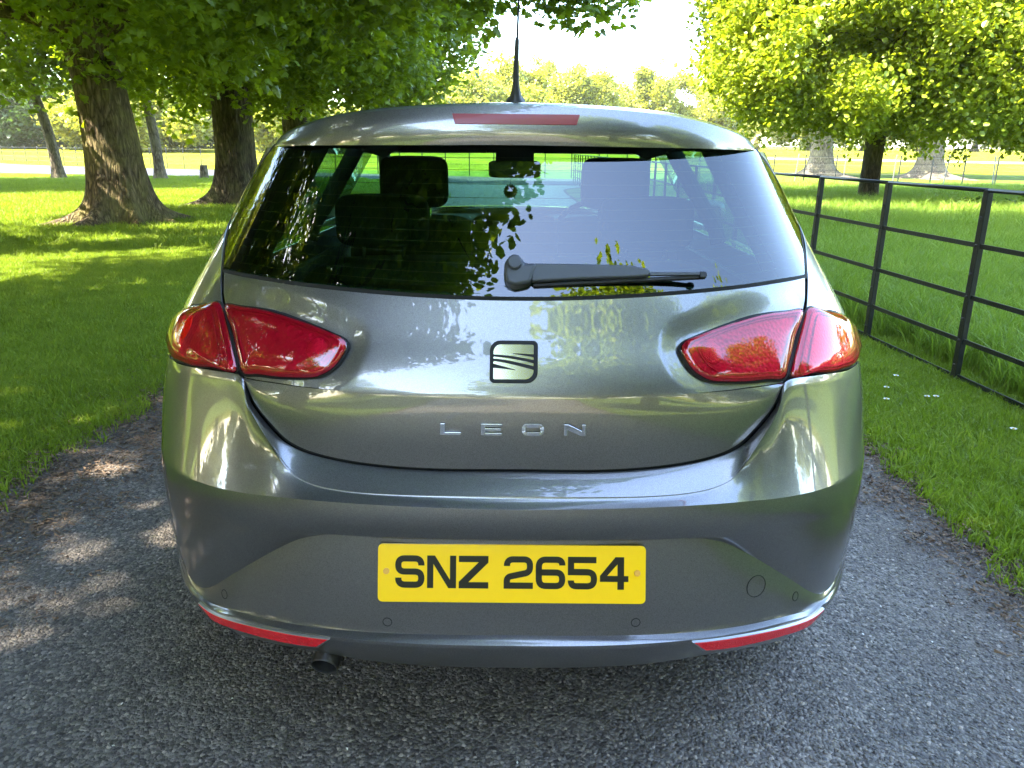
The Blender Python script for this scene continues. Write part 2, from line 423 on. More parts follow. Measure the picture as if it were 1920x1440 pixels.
# dark seal behind the shut lines
def ribbon(name, C, halfw, lift, mat, parent, n=70, mirror=True, across=False):
    if across: C = list(C)+[(-a, z, y) for a, z, y in C[:-1][::-1]]; mirror = False; n *= 2
    c = np.array([list(p) for p in C]); f = spl(np.arange(len(c)), c); q = f(np.linspace(0, len(c)-1, n))
    for sgn in ((1, -1) if mirror else (1,)):
        rows = []
        pts = np.array([S(a*sgn, z, y)+Sn(a*sgn, z, y)*lift for a, z, y in q]); nn = np.array([Sn(a*sgn, z, y) for a, z, y in q])
        t = np.gradient(pts, axis=0); t /= np.linalg.norm(t, axis=1)[:, None]
        b = np.cross(t, nn); rows.append(np.stack([pts-b*halfw, pts+b*halfw]))
        cobj(quads_to_obj(name, rows, mat, parent))
ribbon('tailgate_seal', T2, .014, -.012, M['gap'], car, across=True)
ribbon('tailgate_side_seal', TE, .012, -.009, M['gap'], car)
# ---------------------------------------------------------------- rear window
G0 = ctrl([(516, 271), (560, 266), (620, 262), (700, 260), (780, 259), (870, 258), (960, 258)])
G1 = ctrl(g_bot_px)
GE = ctrl([(516, 271), (492, 303), (462, 350), (442, 388), (428, 430), (421, 470), (418, 508)])
G0[0] = GE[0]; G1[0] = GE[-1]
QG = reY(coons(G0, G1, GE, NU, 60))
glassW = toW(QG)
rear_window = cobj(quads_to_obj('rear_window', [glassW], M['glass'], car))
# black ceramic edge (frit) just inside the glass + heating lines
nv, nc = QG.shape[:2]
def inset(Q, lift): return toW(Q, lift)
fr = []
wv, wu = 4, 3
fr.append(inset(QG[:5], -.003)); fr.append(inset(QG[-3:], -.003)); kk = np.linspace(0, .06, 4)[None, :, None]
sd = QG[4:-2, :1]*(1-kk)+QG[4:-2, -1:]*kk*0+kk*QG[4:-2, 20:21]*1.0
fr.append(inset(sd, -.003)); sd2 = sd*np.array([-1, 1, 1]); fr.append(inset(sd2, -.003))
frit = cobj(quads_to_obj('window_border', fr, M['gap'], rear_window)); frit.matrix_parent_inverse = Matrix.Identity(4)
mb = MB()
fG = QG
for i in range(9, 54, 4):
    pts = toW(fG[i:i+1, 8:-8:3], -.0025)[0]; mb.tube([tuple(p) for p in pts], .0006, 3, False)
hl = mb.obj('heating_wire', pm('heater_line', (.10, .05, .02), .5), rear_window); hl['kind'] = 'stuff'
# rubber seal along the glass bottom and sides
ribbon('window_seal', G1, .005, .0005, M['gap'], car, across=True)
ribbon('window_side_seal', GE, .0045, .0003, M['gap'], car)
# ---------------------------------------------------------------- quarter panels (C pillar and shoulder)
QE = ctrl([(512, 276), (489, 303), (459, 350), (438, 388), (424, 430), (417.5, 470), (414.5, 510), (414.5, 540), (416, 567), (425, 605), (436, 650), (446, 697)])
zE = np.array([p[1] for p in QE]); qe = spl(np.arange(len(QE)), np.array([list(p) for p in QE]))
_b0 = np.array([list(p) for p in B0[:7]])
def ZB(a): return np.interp(-np.asarray(a), -_b0[::-1, 0], _b0[::-1, 1])+.0
def quarter(sg):
    nv_ = 90; nu_ = 60
    E = qe(np.linspace(0, len(QE)-1, nv_)); G = np.zeros((nv_, nu_, 3))
    for i in range(nv_):
        z = E[i, 1]; k = np.linspace(0, 1, nu_)
        a0 = E[i, 0]; a1 = -(PI/2+.40)
        G[i, :, 0] = a0*(1-k)+a1*k; G[i, :, 1] = z+(ZB(G[i, :, 0])-ZB(a0))*max(0, min(1, (1.10-z)/.20)); G[i, :, 2] = Yc(G[i, :, 1])
    G[:, :, 0] *= sg
    return toW(G)
for sg in (1, -1):
    cobj(quads_to_obj('quarter_panel', [quarter(sg)], M['paint'], car, th=.004, bev=.0015))
# ---------------------------------------------------------------- lamps
def lens_obj(name, O, mat, parent, h0, H, sg, nring=12, flat=4.0, shrink=1.0):
    c = np.array([(O[:, 0].min()+O[:, 0].max())/2, (O[:, 1].min()+O[:, 1].max())/2])
    V = []
    for r in np.linspace(0, 1, nring+1)[1:]:
        for a, z in c+(O-c)*r*shrink:
            n = Sn(a*sg, z); V.append(S(a*sg, z)+n*(h0+H*(1-r**flat)))
    base = c; V.append(S(base[0]*sg, base[1])+Sn(base[0]*sg, base[1])*(h0+H))
    n_ = len(O); F = grid_faces(nring, n_, 0, True)
    F += [(k, (k+1) % n_, len(V)-1) for k in range(n_)]
    rim = len(V)
    for a, z in c+(O-c)*shrink: V.append(S(a*sg, z)+Sn(a*sg, z)*(-.002))
    F += [((nring-1)*n_+k, (nring-1)*n_+(k+1) % n_, rim+(k+1) % n_, rim+k) for k in range(n_)]
    me = mesh_from(name, V, F, mat); fix_normals(me)
    return cobj(link(name, me, parent))
def scale_out(O, k): 
    c = O.mean(0); 
    d = (O-c)*[.8, 1]; L = np.linalg.norm(d, axis=1)[:, None]
    return c+(O-c)*(1+k/L)
for sg, nm in ((1, 'left'), (-1, 'right')):
    for O, big in ((INNER, 1), (OUTER, 0)):
        lamp = lens_obj('taillight', O, M['lens'], car, .0035, .011, sg)
        hs = lens_obj('housing', O, M['housing'], lamp, .0012, .0, sg, 6, 4, .985); hs.matrix_parent_inverse = Matrix.Identity(4)
        gk = lens_obj('gasket', scale_out(O, .0045), M['gap'], lamp, .0008, .0, sg, 3, 4, 1); gk.matrix_parent_inverse = Matrix.Identity(4)
        # inner reflector bowls and stepped ribs seen through the lens
        c = O.mean(0); bowls = [(c+np.array([.15, -.010]), .021)] if big else [(c+np.array([.02, .022]), .026)]
        for (ca, cz), rr in bowls:
            rings = []
            OO = np.array([[ca+rr*1.35*math.cos(t), cz+rr*math.sin(t)] for t in np.linspace(0, 2*PI, 40, endpoint=False)])
            b = lens_obj('reflector_bowl', OO, M['bulb'] if big else M['mirrored_orange'], lamp, .0018, .0075, sg, 8, 1.4, 1); b.matrix_parent_inverse = Matrix.Identity(4)
        for kk in (.90, .80):
            OO = c+(O-c)*kk; mb = MB(); pts = [tuple(S(a*sg, z)+Sn(a*sg, z)*.003) for a, z in OO]; mb.tube(pts+pts[:1], .0016, 5, False)
            rb = cobj(mb.obj('light_guide', M['housing'], lamp, True)); rb.matrix_parent_inverse = Matrix.Identity(4)
# ---------------------------------------------------------------- number plate, badge, letters: drawn on their own flat planes
def plane_at(x, y, ye, tilt, yaw=0):
    """flat frame whose origin shows at roll-free pixel (x,y); tilt in degrees, upwards positive"""
    q = solve(x, y, ye, raw=False) if abs(x) > 1 else None
    if q is None:
        q = solve(-1, y, ye, raw=False); q[0] = 0
    P = Vector(S(q[0], q[1], ye)); n = Vector((0, -math.cos(R(tilt)), math.sin(R(tilt))))
    return P, n
def on_plane(pl, x, y, lift=0):
    P, n = pl; d = ray(x, y); o = Vector((0, 0, CAM_Z)); P2 = P+n*lift
    t = (P2-o).dot(n)/d.dot(n); return o+d*t
def slab(mb, pl, poly, lift, th, mi=0):
    """closed outline in roll-free pixels -> raised slab"""
    top = [on_plane(pl, x, y, 0)+pl[1]*(lift+th) for x, y in poly]; bot = [v-pl[1]*th for v in top]
    n = len(poly); mb.add(top+bot, [tuple(range(n))[::-1]]+[(k, (k+1) % n, n+(k+1) % n, n+k) for k in range(n)], mi)
def rrect(x0, y0, x1, y1, r, n=6, rr=None):
    rs = rr or (r, r, r, r); out = []
    for (cx, cy, a0), q in zip(((x0, y0, PI), (x1, y0, 1.5*PI), (x1, y1, 0), (x0, y1, .5*PI)), rs):
        sx = q if cx == x0 else -q; sy = q if cy == y0 else -q
        for k in range(n+1):
            a = a0+PI/2*k/n; out.append((cx+sx+q*math.cos(a), cy+sy+q*math.sin(a)))
    return out
def rounded_path(pts, rads, n=7):
    out = []
    for i, p in enumerate(pts):
        r = rads[i]
        if i in (0, len(pts)-1) or r == 0: out.append(Vector(p)); continue
        a, b, c = Vector(pts[i-1]), Vector(p), Vector(pts[i+1])
        d1 = (a-b).normalized(); d2 = (c-b).normalized(); ang = d1.angle(d2); k = min(r/math.tan(ang/2), (a-b).length*(.49 if i > 1 else .98), (c-b).length*(.49 if i < len(pts)-2 else .98))
        s, e = b+d1*k, b+d2*k
        for j in range(n+1):
            t = j/n; out.append(s*(1-t)**2+b*2*t*(1-t)+e*t*t)
    return out
def stroke(mb, pl, pts, w, lift, th, mi=0):
    """constant-width stroke with square ends"""
    P = [pts[0]]
    for p in pts[1:]:
        if (p-P[-1]).length > 1e-3: P.append(p)
    Lf = []; Rt = []
    for i, p in enumerate(P):
        if i == 0: t = (P[1]-P[0]).normalized(); n_ = Vector((-t.y, t.x)); k = 1
        elif i == len(P)-1: t = (P[-1]-P[-2]).normalized(); n_ = Vector((-t.y, t.x)); k = 1
        else:
            t1 = (P[i]-P[i-1]).normalized(); t2 = (P[i+1]-P[i]).normalized(); n1 = Vector((-t1.y, t1.x)); n2 = Vector((-t2.y, t2.x))
            n_ = (n1+n2).normalized(); k = 1/max(.35, n_.dot(n1))
        Lf.append(p+n_*w/2*k); Rt.append(p-n_*w/2*k)
    for i in range(len(P)-1):
        slab(mb, pl, [Lf[i], Lf[i+1], Rt[i+1], Rt[i]], lift, th, mi)
def glyph(mb, pl, ch, x0, y0, x1, y1, w, lift, th):
    h = w/2; L_, T_, Rr, B_ = x0+h, y0+h, x1-h, y1-h; mid = (y0+y1)/2; r = w*1.15
    st = lambda p, rad: stroke(mb, pl, rounded_path(p, rad), w, lift, th)
    V2 = lambda *a: [Vector(q) for q in a]
    if ch == 'S':
        q = (y1-y0)*.31
        st(V2((Rr, y0+q), (Rr, T_), (L_, T_), (L_, mid), (Rr, mid), (Rr, B_), (L_, B_), (L_, y1-q)), (0, r, r, r, r, r, r, 0))
    elif ch == 'N':
        slab(mb, pl, [(x0, y0), (x0+w*1.25, y0), (x1-w, y1-w*1.35), (x1-w, y0), (x1, y0), (x1, y1), (x1-w*1.25, y1), (x0+w, y0+w*1.35), (x0+w, y1), (x0, y1)], lift, th)
    elif ch == 'Z':
        slab(mb, pl, [(x0, y0), (x1, y0), (x1, y0+w*1.05), (x0+w*1.55, y1-w), (x1, y1-w), (x1, y1), (x0, y1), (x0, y1-w*1.05), (x1-w*1.55, y0+w), (x0, y0+w)], lift, th)
    elif ch == '2':
        q = (y1-y0)*.30
        st(V2((L_, y0+q), (L_, T_), (Rr, T_), (Rr, mid-w*.05), (L_, mid+w*.75), (L_, B_), (x1, B_)), (0, r, r, r*.9, r*1.0, 0, 0))
    elif ch == '6':
        q = (y1-y0)*.27
        st(V2((Rr, y0+q), (Rr, T_), (L_, T_), (L_, B_), (Rr, B_), (Rr, mid-w*.05), (L_, mid-w*.05)), (0, r, r, r, r, r, 0))
    elif ch == '5':
        st(V2((x1-1.5, T_), (L_, T_), (L_, mid-w*.15), (Rr, mid-w*.15), (Rr, B_), (L_, B_), (L_, y1-(y1-y0)*.27)), (0, 0, 0, r, r, r, 0))
    elif ch == '4':
        xs = x1-w*1.75; yb = y1-w*1.25
        slab(mb, pl, [(xs, y0), (xs+w*1.05, y0), (xs+w*1.05, y1), (xs, y1)], lift, th)
        slab(mb, pl, [(x0, yb), (x0, yb-w*.95), (xs, yb-w*.95), (xs, yb)], lift, th)
        slab(mb, pl, [(xs+w*1.05, yb), (xs+w*1.05, yb-w*.95), (x1, yb-w*.95), (x1, yb)], lift, th)
        slab(mb, pl, [(x0, yb-w*.95), (xs-w*.35, y0), (xs, y0), (xs, y0+w*1.15), (x0+w*1.15, yb-w*.95)], lift, th)
    elif ch == 'L':
        slab(mb, pl, [(x0, y0), (x0+w*1.3, y0), (x0+w*1.3, y1-w*.7), (x1, y1-w*.7), (x1, y1), (x0, y1)], lift, th)
    elif ch == 'E':
        slab(mb, pl, [(x0, y0), (x1, y0), (x1, y0+w*.62), (x0+w*1.2, y0+w*.62), (x0+w*1.2, mid-w*.31), (x1-w*.3, mid-w*.31), (x1-w*.3, mid+w*.31), (x0+w*1.2, mid+w*.31), (x0+w*1.2, y1-w*.62), (x1, y1-w*.62), (x1, y1), (x0, y1)], lift, th)
    elif ch == 'O':
        r = 8
        o1 = [Vector(p) for p in rrect(x0+h, y0+h*.8, x1-h, y1-h*.8, 6, 8)]; o1 = o1+o1[:2]
        stroke(mb, pl, o1, w*.95, lift, th)
PLT = plane_at(0, 355, 1.324, 12)
mb = MB(); slab(mb, PLT, rrect(-250.5, 300.5, 250.5, 409, 9), .001, .004)
plate = cobj(mb.obj('number_plate', M['plate_y'], car)); bevel(plate, .0012, 2, 40)
for x0, x1, ch in ((-217.9, -163.2, 'S'), (-158.2, -104, 'N'), (-99, -43.8, 'Z'), (-15, 39.7, '2'), (44.7, 100, '6'), (104.7, 159.4, '5'), (164.7, 217.8, '4')):
    mb = MB(); glyph(mb, PLT, ch, x0, 321.3, x1, 382, 11.6, .0052, .0005)
    o = cobj(mb.obj('plate_character', M['plate_k'], plate)); o.matrix_parent_inverse = Matrix.Identity(4)
def disc(name, pl, x, y, rx, mat, parent, lift, th, ry=None, n=20, deep=True):
    mb = MB(); slab(mb, pl, [(x+rx*math.cos(2*PI*k/n), y+(ry or rx)*math.sin(2*PI*k/n)) for k in range(n)], lift, th)
    o = cobj(mb.obj(name, mat, parent))
    if deep: o.matrix_parent_inverse = Matrix.Identity(4)
    bevel(o, .0012, 2, 50); return o
for x in (-234.5, 234.5): disc('plate_screw', PLT, x, 351, 6, M['screw'], plate, .005, .0022)
# badge on the tailgate
EMB = plane_at(0, -41, float(Yc(.95)), 25)
q_ = solve(-1, -41, None, raw=False); EMB = (Vector(S(0, q_[1])), Vector((0, -math.cos(R(15)), math.sin(R(15)))))
EMB = (EMB[0]+Vector((0, -.0065, 0)), EMB[1])
mb = MB(); slab(mb, EMB, rrect(-45, -81.5, 45, -1.5, 14, 8, (20, 9, 22, 9)), -.014, .0185)
o = cobj(mb.obj('emblem_surround', M['emblem_k'], tailgate)); o.matrix_parent_inverse = Matrix.Identity(4); bevel(o, .0018, 3, 30)
mb = MB(); slab(mb, EMB, rrect(-38, -74, 37, -9, 8, 8, (14, 3, 16, 2)), .0046, .0012)
em = cobj(mb.obj('emblem', M['badge'], tailgate)); em.matrix_parent_inverse = Matrix.Identity(4)
mb = MB()
def slit(p, w0, w1):
    n = 14; A, B, C_ = [Vector(q) for q in p]; U = []; D = []
    for k in range(n+1):
        t = k/n; c = A*(1-t)**2+B*2*t*(1-t)+C_*t*t; w = w0+(w1-w0)*t; U.append((c.x, c.y-w/2)); D.append((c.x, c.y+w/2))
    slab(mb, EMB, U+D[::-1], .0059, .0004)
slit(((-2, -57), (15, -56), (38, -53)), .8, 5.5)
slit(((-38, -53), (-5, -52), (38, -42)), 4.2, 6)
slit(((-38, -45), (-10, -43), (38, -30)), 4.8, 7)
slit(((-38, -34), (-20, -31), (3, -26.5)), 8, .8)
sl = cobj(mb.obj('emblem_groove', M['emblem_k'], tailgate)); sl.matrix_parent_inverse = Matrix.Identity(4)
LET = plane_at(0, 85, float(Yc(.80))-.0008, 2)
q_ = solve(-1, 85, None, raw=False); LET = (Vector(S(0, q_[1]))+Vector((0, -.0008, 0)), Vector((0, -1, .0)))
for x0, x1, ch in ((-137, -98, 'L'), (-60.5, -21, 'E'), (16, 58, 'O'), (95, 136, 'N')):
    # follow the tailgate's slight curve
    xm = (x0+x1)/2; q_ = solve(-abs(xm), 85, None, raw=False); p_ = S(q_[0], q_[1]); pl = (Vector((0, p_[1]-.0056, p_[2])), Vector((0, -1, .0)))
    mb = MB(); glyph(mb, pl, ch, x0, 74.5, x1, 95.8, 7.2, .0, .0028)
    o = cobj(mb.obj('badge_letter', M['chrome'], tailgate)); o.matrix_parent_inverse = Matrix.Identity(4); bevel(o, .0009, 2, 50)
# ---------------------------------------------------------------- parking sensors, tow cover, reflectors on the bumper
def panel_ye(): return 1.331
def surf_disc(name, x, y, r, lift, ring, raw=True, sg=1, ye=1.331, n=28, rough_y=1.0):
    tx, ty = fixpx(x, y) if raw else (x, y); mirror = tx > 0
    q = solve(-abs(tx), ty, ye, raw=False); P = Vector(S(q[0], q[1], ye)); nn = Vector(Sn(q[0], q[1], ye))
    if nn.dot(P) > 0: nn = -nn
    # start just outside the real bumper panel
    if mirror: P.x *= -1; nn.x *= -1
    rr = r/FPX*(P-Vector((0, 0, CAM_Z))).length*1.0
    from mathutils.bvhtree import BVHTree
    global _bv
    if '_bv' not in globals():
        me = bumper.data; _bv = BVHTree.FromPolygons([v.co[:] for v in me.vertices], [p.vertices[:] for p in me.polygons])
    d = ray(tx, ty).normalized(); hit = _bv.ray_cast(Vector((0, 0, CAM_Z)), d)
    P = hit[0]; nn = hit[1]
    if nn.dot(d) > 0: nn = -nn
    a = nn.cross(Vector((0, 0, 1))).normalized(); b = nn.cross(a)
    prof = [(rr*1.10, -.002), (rr*1.10, .0003), (rr*1.0, .0003)]
    if ring:
        mb = MB(); V = []
        for (r_, h_) in ((rr*.95, -.001), (rr*.95, .0007), (rr*.95+.0014, .0007), (rr*.95+.0014, -.001)):
            for k in range(n): V.append(P+(a*math.cos(2*PI*k/n)+b*math.sin(2*PI*k/n))*r_+nn*h_)
        mb.add(V, grid_faces(4, n, 0, True)); rg = cobj(mb.obj('gap_ring', M['gap'], bumper)); rg.matrix_parent_inverse = Matrix.Identity(4)
    V = []
    for (r_, h_) in ((rr*.95, -.001), (rr*.94, lift), (rr*.5, lift), (.0001, lift)):
        for k in range(n): V.append(P+(a*math.cos(2*PI*k/n)+b*math.sin(2*PI*k/n))*r_+nn*h_)
    me = mesh_from(name, V, grid_faces(4, n, 0, True), M['paint'], False); fix_normals(me)
    o = cobj(link(name, me, bumper)); o.matrix_parent_inverse = Matrix.Identity(4); return o
for x, y in ((421.5, 1114), (726.5, 1166), (1192, 1167), (1491.5, 1118)): surf_disc('parking_sensor', x, y, 7.6, .0003, True)
surf_disc('tow_eye_cover', 1418, 1099, 20, .0002, True)
# reflector strips in the lower valance
refl_t = [(379, 1130), (400, 1146.5), (430, 1159), (470, 1170), (520, 1181), (570, 1190), (617, 1196)]
refl_b = [(392, 1146), (406, 1160), (432, 1172), (470, 1184), (515, 1196), (560, 1205), (596, 1209)]
RT = ctrl(refl_t, 1.306); RB = ctrl(refl_b, 1.318)
for sg in (1, -1):
    a = full_line(RT, 30, False); b = full_line(RB, 30, False)
    for s_ in (a, b): s_[:, 0] *= sg
    def build(a, b, lift, nm, mat, parent):
        Q = np.stack([a*(1-v)+b*v for v in np.linspace(0, 1, 6)])
        return cobj(quads_to_obj(nm, [toW(Q, lift)], mat, parent, th=.008, bev=.001))
    ref = build(a, b, .008, 'reflector', M['reflector'], bumper); ref.matrix_parent_inverse = Matrix.Identity(4)
    c = (a+b)/2
    ex = np.array([1.0, 1.13, 1.13]); a2 = c+(a-c)*ex; b2 = c+(b-c)*ex; a2[:, 0] = a[:, 0]; b2[:, 0] = b[:, 0]
    k = np.linspace(-1, 1, 30)*.006*(-1 if sg > 0 else 1)*-1
    a2[:, 0] += k; b2[:, 0] += k
    rim = build(a2, b2, .0068, 'reflector_edge_gleam', M['alloy'], bumper); rim.matrix_parent_inverse = Matrix.Identity(4)  # bright strip added for the light line along the paint edge
# ---------------------------------------------------------------- spoiler, roof
SA = ctrl([(513, 278, 1.645), (542, 274, 1.61), (600, 272.5, 1.60), (700, 272, 1.595), (830, 272, 1.592), (960, 272, 1.592)])
SB = ctrl([(514, 275, 1.652), (530, 256, 1.628), (575, 235, 1.615), (665, 214, 1.608), (800, 201.5, 1.605), (960, 198, 1.605)])
SC_ = ctrl([(516, 272, 1.70), (535, 250, 1.675), (580, 229, 1.665), (668, 208, 1.66), (800, 196, 1.66), (960, 192.5, 1.66)])
SD = [(a, z+.004, y+.034) for a, z, y in SA]
la, lb_, lc_, ld = [full_line(c, NU) for c in (SA, SB, SC_, SD)]
WA, WB, WC, WD = [toW(x[None])[0] for x in (la, lb_, lc_, ld)]
v = np.linspace(0, 1, 14)[:, None, None]
face = WA[None]*(1-v)+WB[None]*v
face[..., 1] -= .007*np.sin(PI*v[..., 0])      # slightly crowned rear face
v = np.linspace(0, 1, 5)[:, None, None]; lipf = WB[None]*(1-v)+WC[None]*v; lipf[..., 2] += .002*np.sin(PI*v[..., 0])
v = np.linspace(0, 1, 4)[:, None, None]; und = WD[None]*(1-v)+WA[None]*v
spoiler = cobj(quads_to_obj('spoiler', [und, face, lipf], M['paint'], car, bev=.002, ang=20, seg=3))
def roof_row(Y):
    zc = float(spl([1.7, 2.3, 2.9, 3.45], [1.422, 1.438, 1.438, 1.405])(Y)); w = float(spl([1.7, 2.3, 2.9, 3.45], [.545, .575, .585, .57])(Y))
    s = np.linspace(-1, 1, WC.shape[0]); x = w*np.sin(s*PI/2*.98)/math.sin(PI/2*.98)
    return np.stack([x, np.full_like(x, Y)-.10*(np.abs(s))**3*(1 if Y > 3 else 0)-0, zc-.075*np.abs(x/w)**4.5-.012*(x/w)**2], 1)
rows = [roof_row(Y) for Y in np.linspace(1.95, 3.45, 22)]
R0 = rows[0]; tw = [WC*(1-t)+R0*t for t in np.linspace(0, 1, 8)[:-1]]
roof = cobj(quads_to_obj('roof', [np.array(tw+rows)], M['paint'], car, th=.003))
lin = np.array([r*np.array([.965, 1, 1])-np.array([0, 0, .028]) for r in rows])
cobj(quads_to_obj('headlining', [lin], M['cabin'], car))
mb = MB(); mb.box((0, 3.43, 1.345), (1.10, .05, .065)); mb.box((-.30, 3.38, 1.318), (.36, .12, .012)); mb.box((.30, 3.38, 1.318), (.36, .12, .012)); mb.box((0, 3.40, 1.30), (.16, .10, .05))
cobj(mb.obj('windscreen_header', M['cabin'], car))
# high level brake light, let into the spoiler face
BKt = [(-116, -504), (-60, -506.5), (60, -506.5), (116, -504)]
pl = (Vector((0, 1.655, 1.395)), Vector((0, -math.cos(R(24)), math.sin(R(24)))))
nb_ = 30; rws = []
from mathutils.bvhtree import BVHTree
_sb = BVHTree.FromPolygons([v.co[:] for v in spoiler.data.vertices], [p.vertices[:] for p in spoiler.data.polygons])
for vv in np.linspace(0, 1, 4):
    rr_ = []
    for uu in np.linspace(-1, 1, nb_):
        hw = 120-6*vv; x = hw*uu; y = -506+19.5*vv
        h = _sb.ray_cast(Vector((0, 0, CAM_Z)), ray(x, y).normalized()); n_ = h[1] if h[1].y < 0 else -h[1]
        rr_.append(tuple(h[0]+n_*.0015))
    rws.append(rr_)
brk = cobj(quads_to_obj('brake_light', [np.array(rws)], M['brake'], spoiler, th=.004, bev=.001)); brk.matrix_parent_inverse = Matrix.Identity(4)
# ---------------------------------------------------------------- sides, bonnet, doors, glass
def sideX(Y, z):
    w = float(Wz(z)); f = 1.0
    if Y > 4.55: t = (Y-4.55)/1.03; f = max(0.0, 1-t**3.2)**.55
    if z > 1.0 and Y < 3.6: f *= 1+.03*min(1, max(0, (Y-2.0)/1.2))
    return w*f
def side_grid(y0, y1, z0, z1, ny, nz, sg):
    ys = np.linspace(y0, y1, ny) if y1 < 4.6 else np.concatenate([np.linspace(y0, 4.55, ny*2//3), 4.55+1.03*np.sin(np.linspace(0, PI/2, ny//3+1)[1:])])
    return np.array([[(sg*sideX(Y, z), Y, z) for Y in ys] for z in np.linspace(z0, z1, nz)])
E0 = YS+.20; E1 = YS+.40
for sg in (1, -1):
    cobj(quads_to_obj('side_panel', [side_grid(E0, 5.58, .22, .8345, 150, 40, sg)], M['paint'], car, th=.003, cut=arch_cut))
    cobj(quads_to_obj('shoulder_panel', [side_grid(E1, 4.50, .8385, 1.0, 60, 10, sg)], M['paint'], car, th=.003))
    cobj(quads_to_obj('side_window', [side_grid(E1+.02, 3.50, 1.003, 1.345, 30, 12, sg)], M['glass3'], car))
    for y_, t_ in ((E1+.01, .07), (2.98, .07)):
        mb = MB(); mb.tube([(sg*(sideX(y_, z)-.012), y_+(z-1.0)*.10, z) for z in np.linspace(.99, 1.36, 8)], .03, 8); cobj(mb.obj('door_pillar', M['cabin'], car, True))
    mb = MB(); mb.tube([(sg*.70, 4.33, .985), (sg*.63, 3.9, 1.19), (sg*.565, 3.45, 1.352)], .028, 8); cobj(mb.obj('windscreen_pillar', M['paint'], car, True))
    mb = MB(); mb.tube([(sg*(.560), Y, 1.345) for Y in np.linspace(2.1, 3.45, 12)], .014, 8); cobj(mb.obj('roof_rail', M['trim'], car, True))
    # wheel arch lips and liners
    for wy, wz in (REAR_W, FRONT_W):
        V = []; n_ = 40
        for r_, dx in ((.345, .001), (.331, .0035), (.326, .002), (.326, -.03), (.345, -.30)):
            for k in range(n_):
                a = PI*(-.07)+PI*1.14*k/(n_-1); Y = wy-r_*math.cos(a); z = max(.2, wz+r_*math.sin(a)); 
                if Y < YS:   # rear corner: follow the bumper's plan curve
                    f = (Y-1.318)/(YS-1.318); lo, hi = 0, PI/2
                    for _ in range(30):
                        m_ = (lo+hi)/2; c_ = 1-math.cos(m_); 
                        if c_**(1.45-.4*c_) < f: lo = m_
                        else: hi = m_
                    X = float(Wz(z))*math.sin(lo)
                else: X = sideX(Y, z)
                V.append((sg*(X+dx), Y, z))
        me = mesh_from('wheel_arch', V, grid_faces(5, n_), [M['paint'], M['black']]); 
        me.polygons.foreach_set('material_index', [0 if i//(n_-1) < 3 else 1 for i in range(len(me.polygons))]); fix_normals(me)
        cobj(link('wheel_arch', me, car))
    # door mirror
    mir = cobj(rbox('door_mirror', (sg*.96, 4.02, 1.02), (.22, .14, .15), .55, M['paint'], car))
    mb = MB(); mb.box((sg*.80, 4.05, .97), (.16, .06, .05)); s_ = cobj(mb.obj('mirror_arm', M['black'], mir)); s_.matrix_parent_inverse = Matrix.Identity(4)
def top_grid(y0, y1, ny, nx, zf):
    out = []
    for Y in np.linspace(y0, y1, ny):
        z = zf(Y); w = sideX(min(Y, 5.57), min(.99, z)); out.append([(w*s, Y, z+.03*(1-s*s)) for s in np.linspace(-1, 1, nx)])
    return np.array(out)
cobj(quads_to_obj('bonnet', [top_grid(4.37, 5.50, 20, 20, lambda Y: .995-.17*((Y-4.37)/1.13)**1.6)], M['paint'], car))
ws = [[(s*(.545+.13*t), 3.46+.88*t+.06*(1-s*s), 1.372-.37*t) for s in np.linspace(-1, 1, 16)] for t in np.linspace(0, 1, 14)]
cobj(quads_to_obj('windscreen', [np.array(ws)], M['glass2'], car))
# ---------------------------------------------------------------- cabin
mb = MB()
for x in (-.655, .655): mb.box((x, 3.1, .62), (.02, 2.5, .72))
mb.box((0, 3.1, .25), (1.34, 2.6, .02)); mb.box((0, 1.83, .965), (1.10, .50, .015)); mb.box((0, 1.62, .62), (1.1, .02, .66)); mb.box((0, 4.42, .6), (1.34, .02, .75))
cobj(mb.obj('cabin_lining', M['cabin'], car))
cobj(rbox('dashboard', (0, 4.15, .86), (1.30, .50, .26), .35, M['cabin'], car))
rbk = cobj(rbox('rear_seat', (0, 2.16, .74), (1.20, .16, .60), .28, M['seat'], car))
cobj(rbox('rear_seat_cushion', (0, 2.42, .50), (1.20, .55, .18), .3, M['seat'], car))
def headrest(x, y, z, w, h, parent):
    hr = cobj(rbox('headrest', (x, y, z), (w, .09, h), .38, M['seat'], parent)); hr.matrix_parent_inverse = Matrix.Identity(4)
    for dx in (-.055, .055):
        mb = MB(); mb.tube([(x+dx, y, z-h/2-.09), (x+dx, y, z)], .006, 6)
        s = cobj(mb.obj('headrest_post', M['chrome'], parent)); s.matrix_parent_inverse = Matrix.Identity(4)
headrest(-.36, 2.14, 1.14, .25, .14, rbk); headrest(.36, 2.14, 1.14, .25, .14, rbk); headrest(0, 2.14, 1.095, .24, .13, rbk)
for x in (-.37, .37):
    s = cobj(rbox('front_seat', (x, 3.00, .76), (.50, .15, .66), .35, M['seat'], car, rot=Euler((R(12), 0, 0)).to_matrix()))
    b_ = cobj(rbox('seat_cushion', (x, 3.30, .48), (.50, .52, .18), .35, M['seat'], s)); b_.matrix_parent_inverse = Matrix.Identity(4)
    headrest(x, 2.93, 1.21, .25, .185, s)
V = []; 
for k in range(32):
    a = 2*PI*k/32
    for j in range(8):
        b = 2*PI*j/8; r = .18+.014*math.cos(b); V.append(Vector((.37+r*math.cos(a), 3.72+.014*math.sin(b)-.0+r*math.sin(a)*-.35, .93+r*math.sin(a)*.93)))
F = [(i*8+j, i*8+(j+1) % 8, ((i+1) % 32)*8+(j+1) % 8, ((i+1) % 32)*8+j) for i in range(32) for j in range(8)]
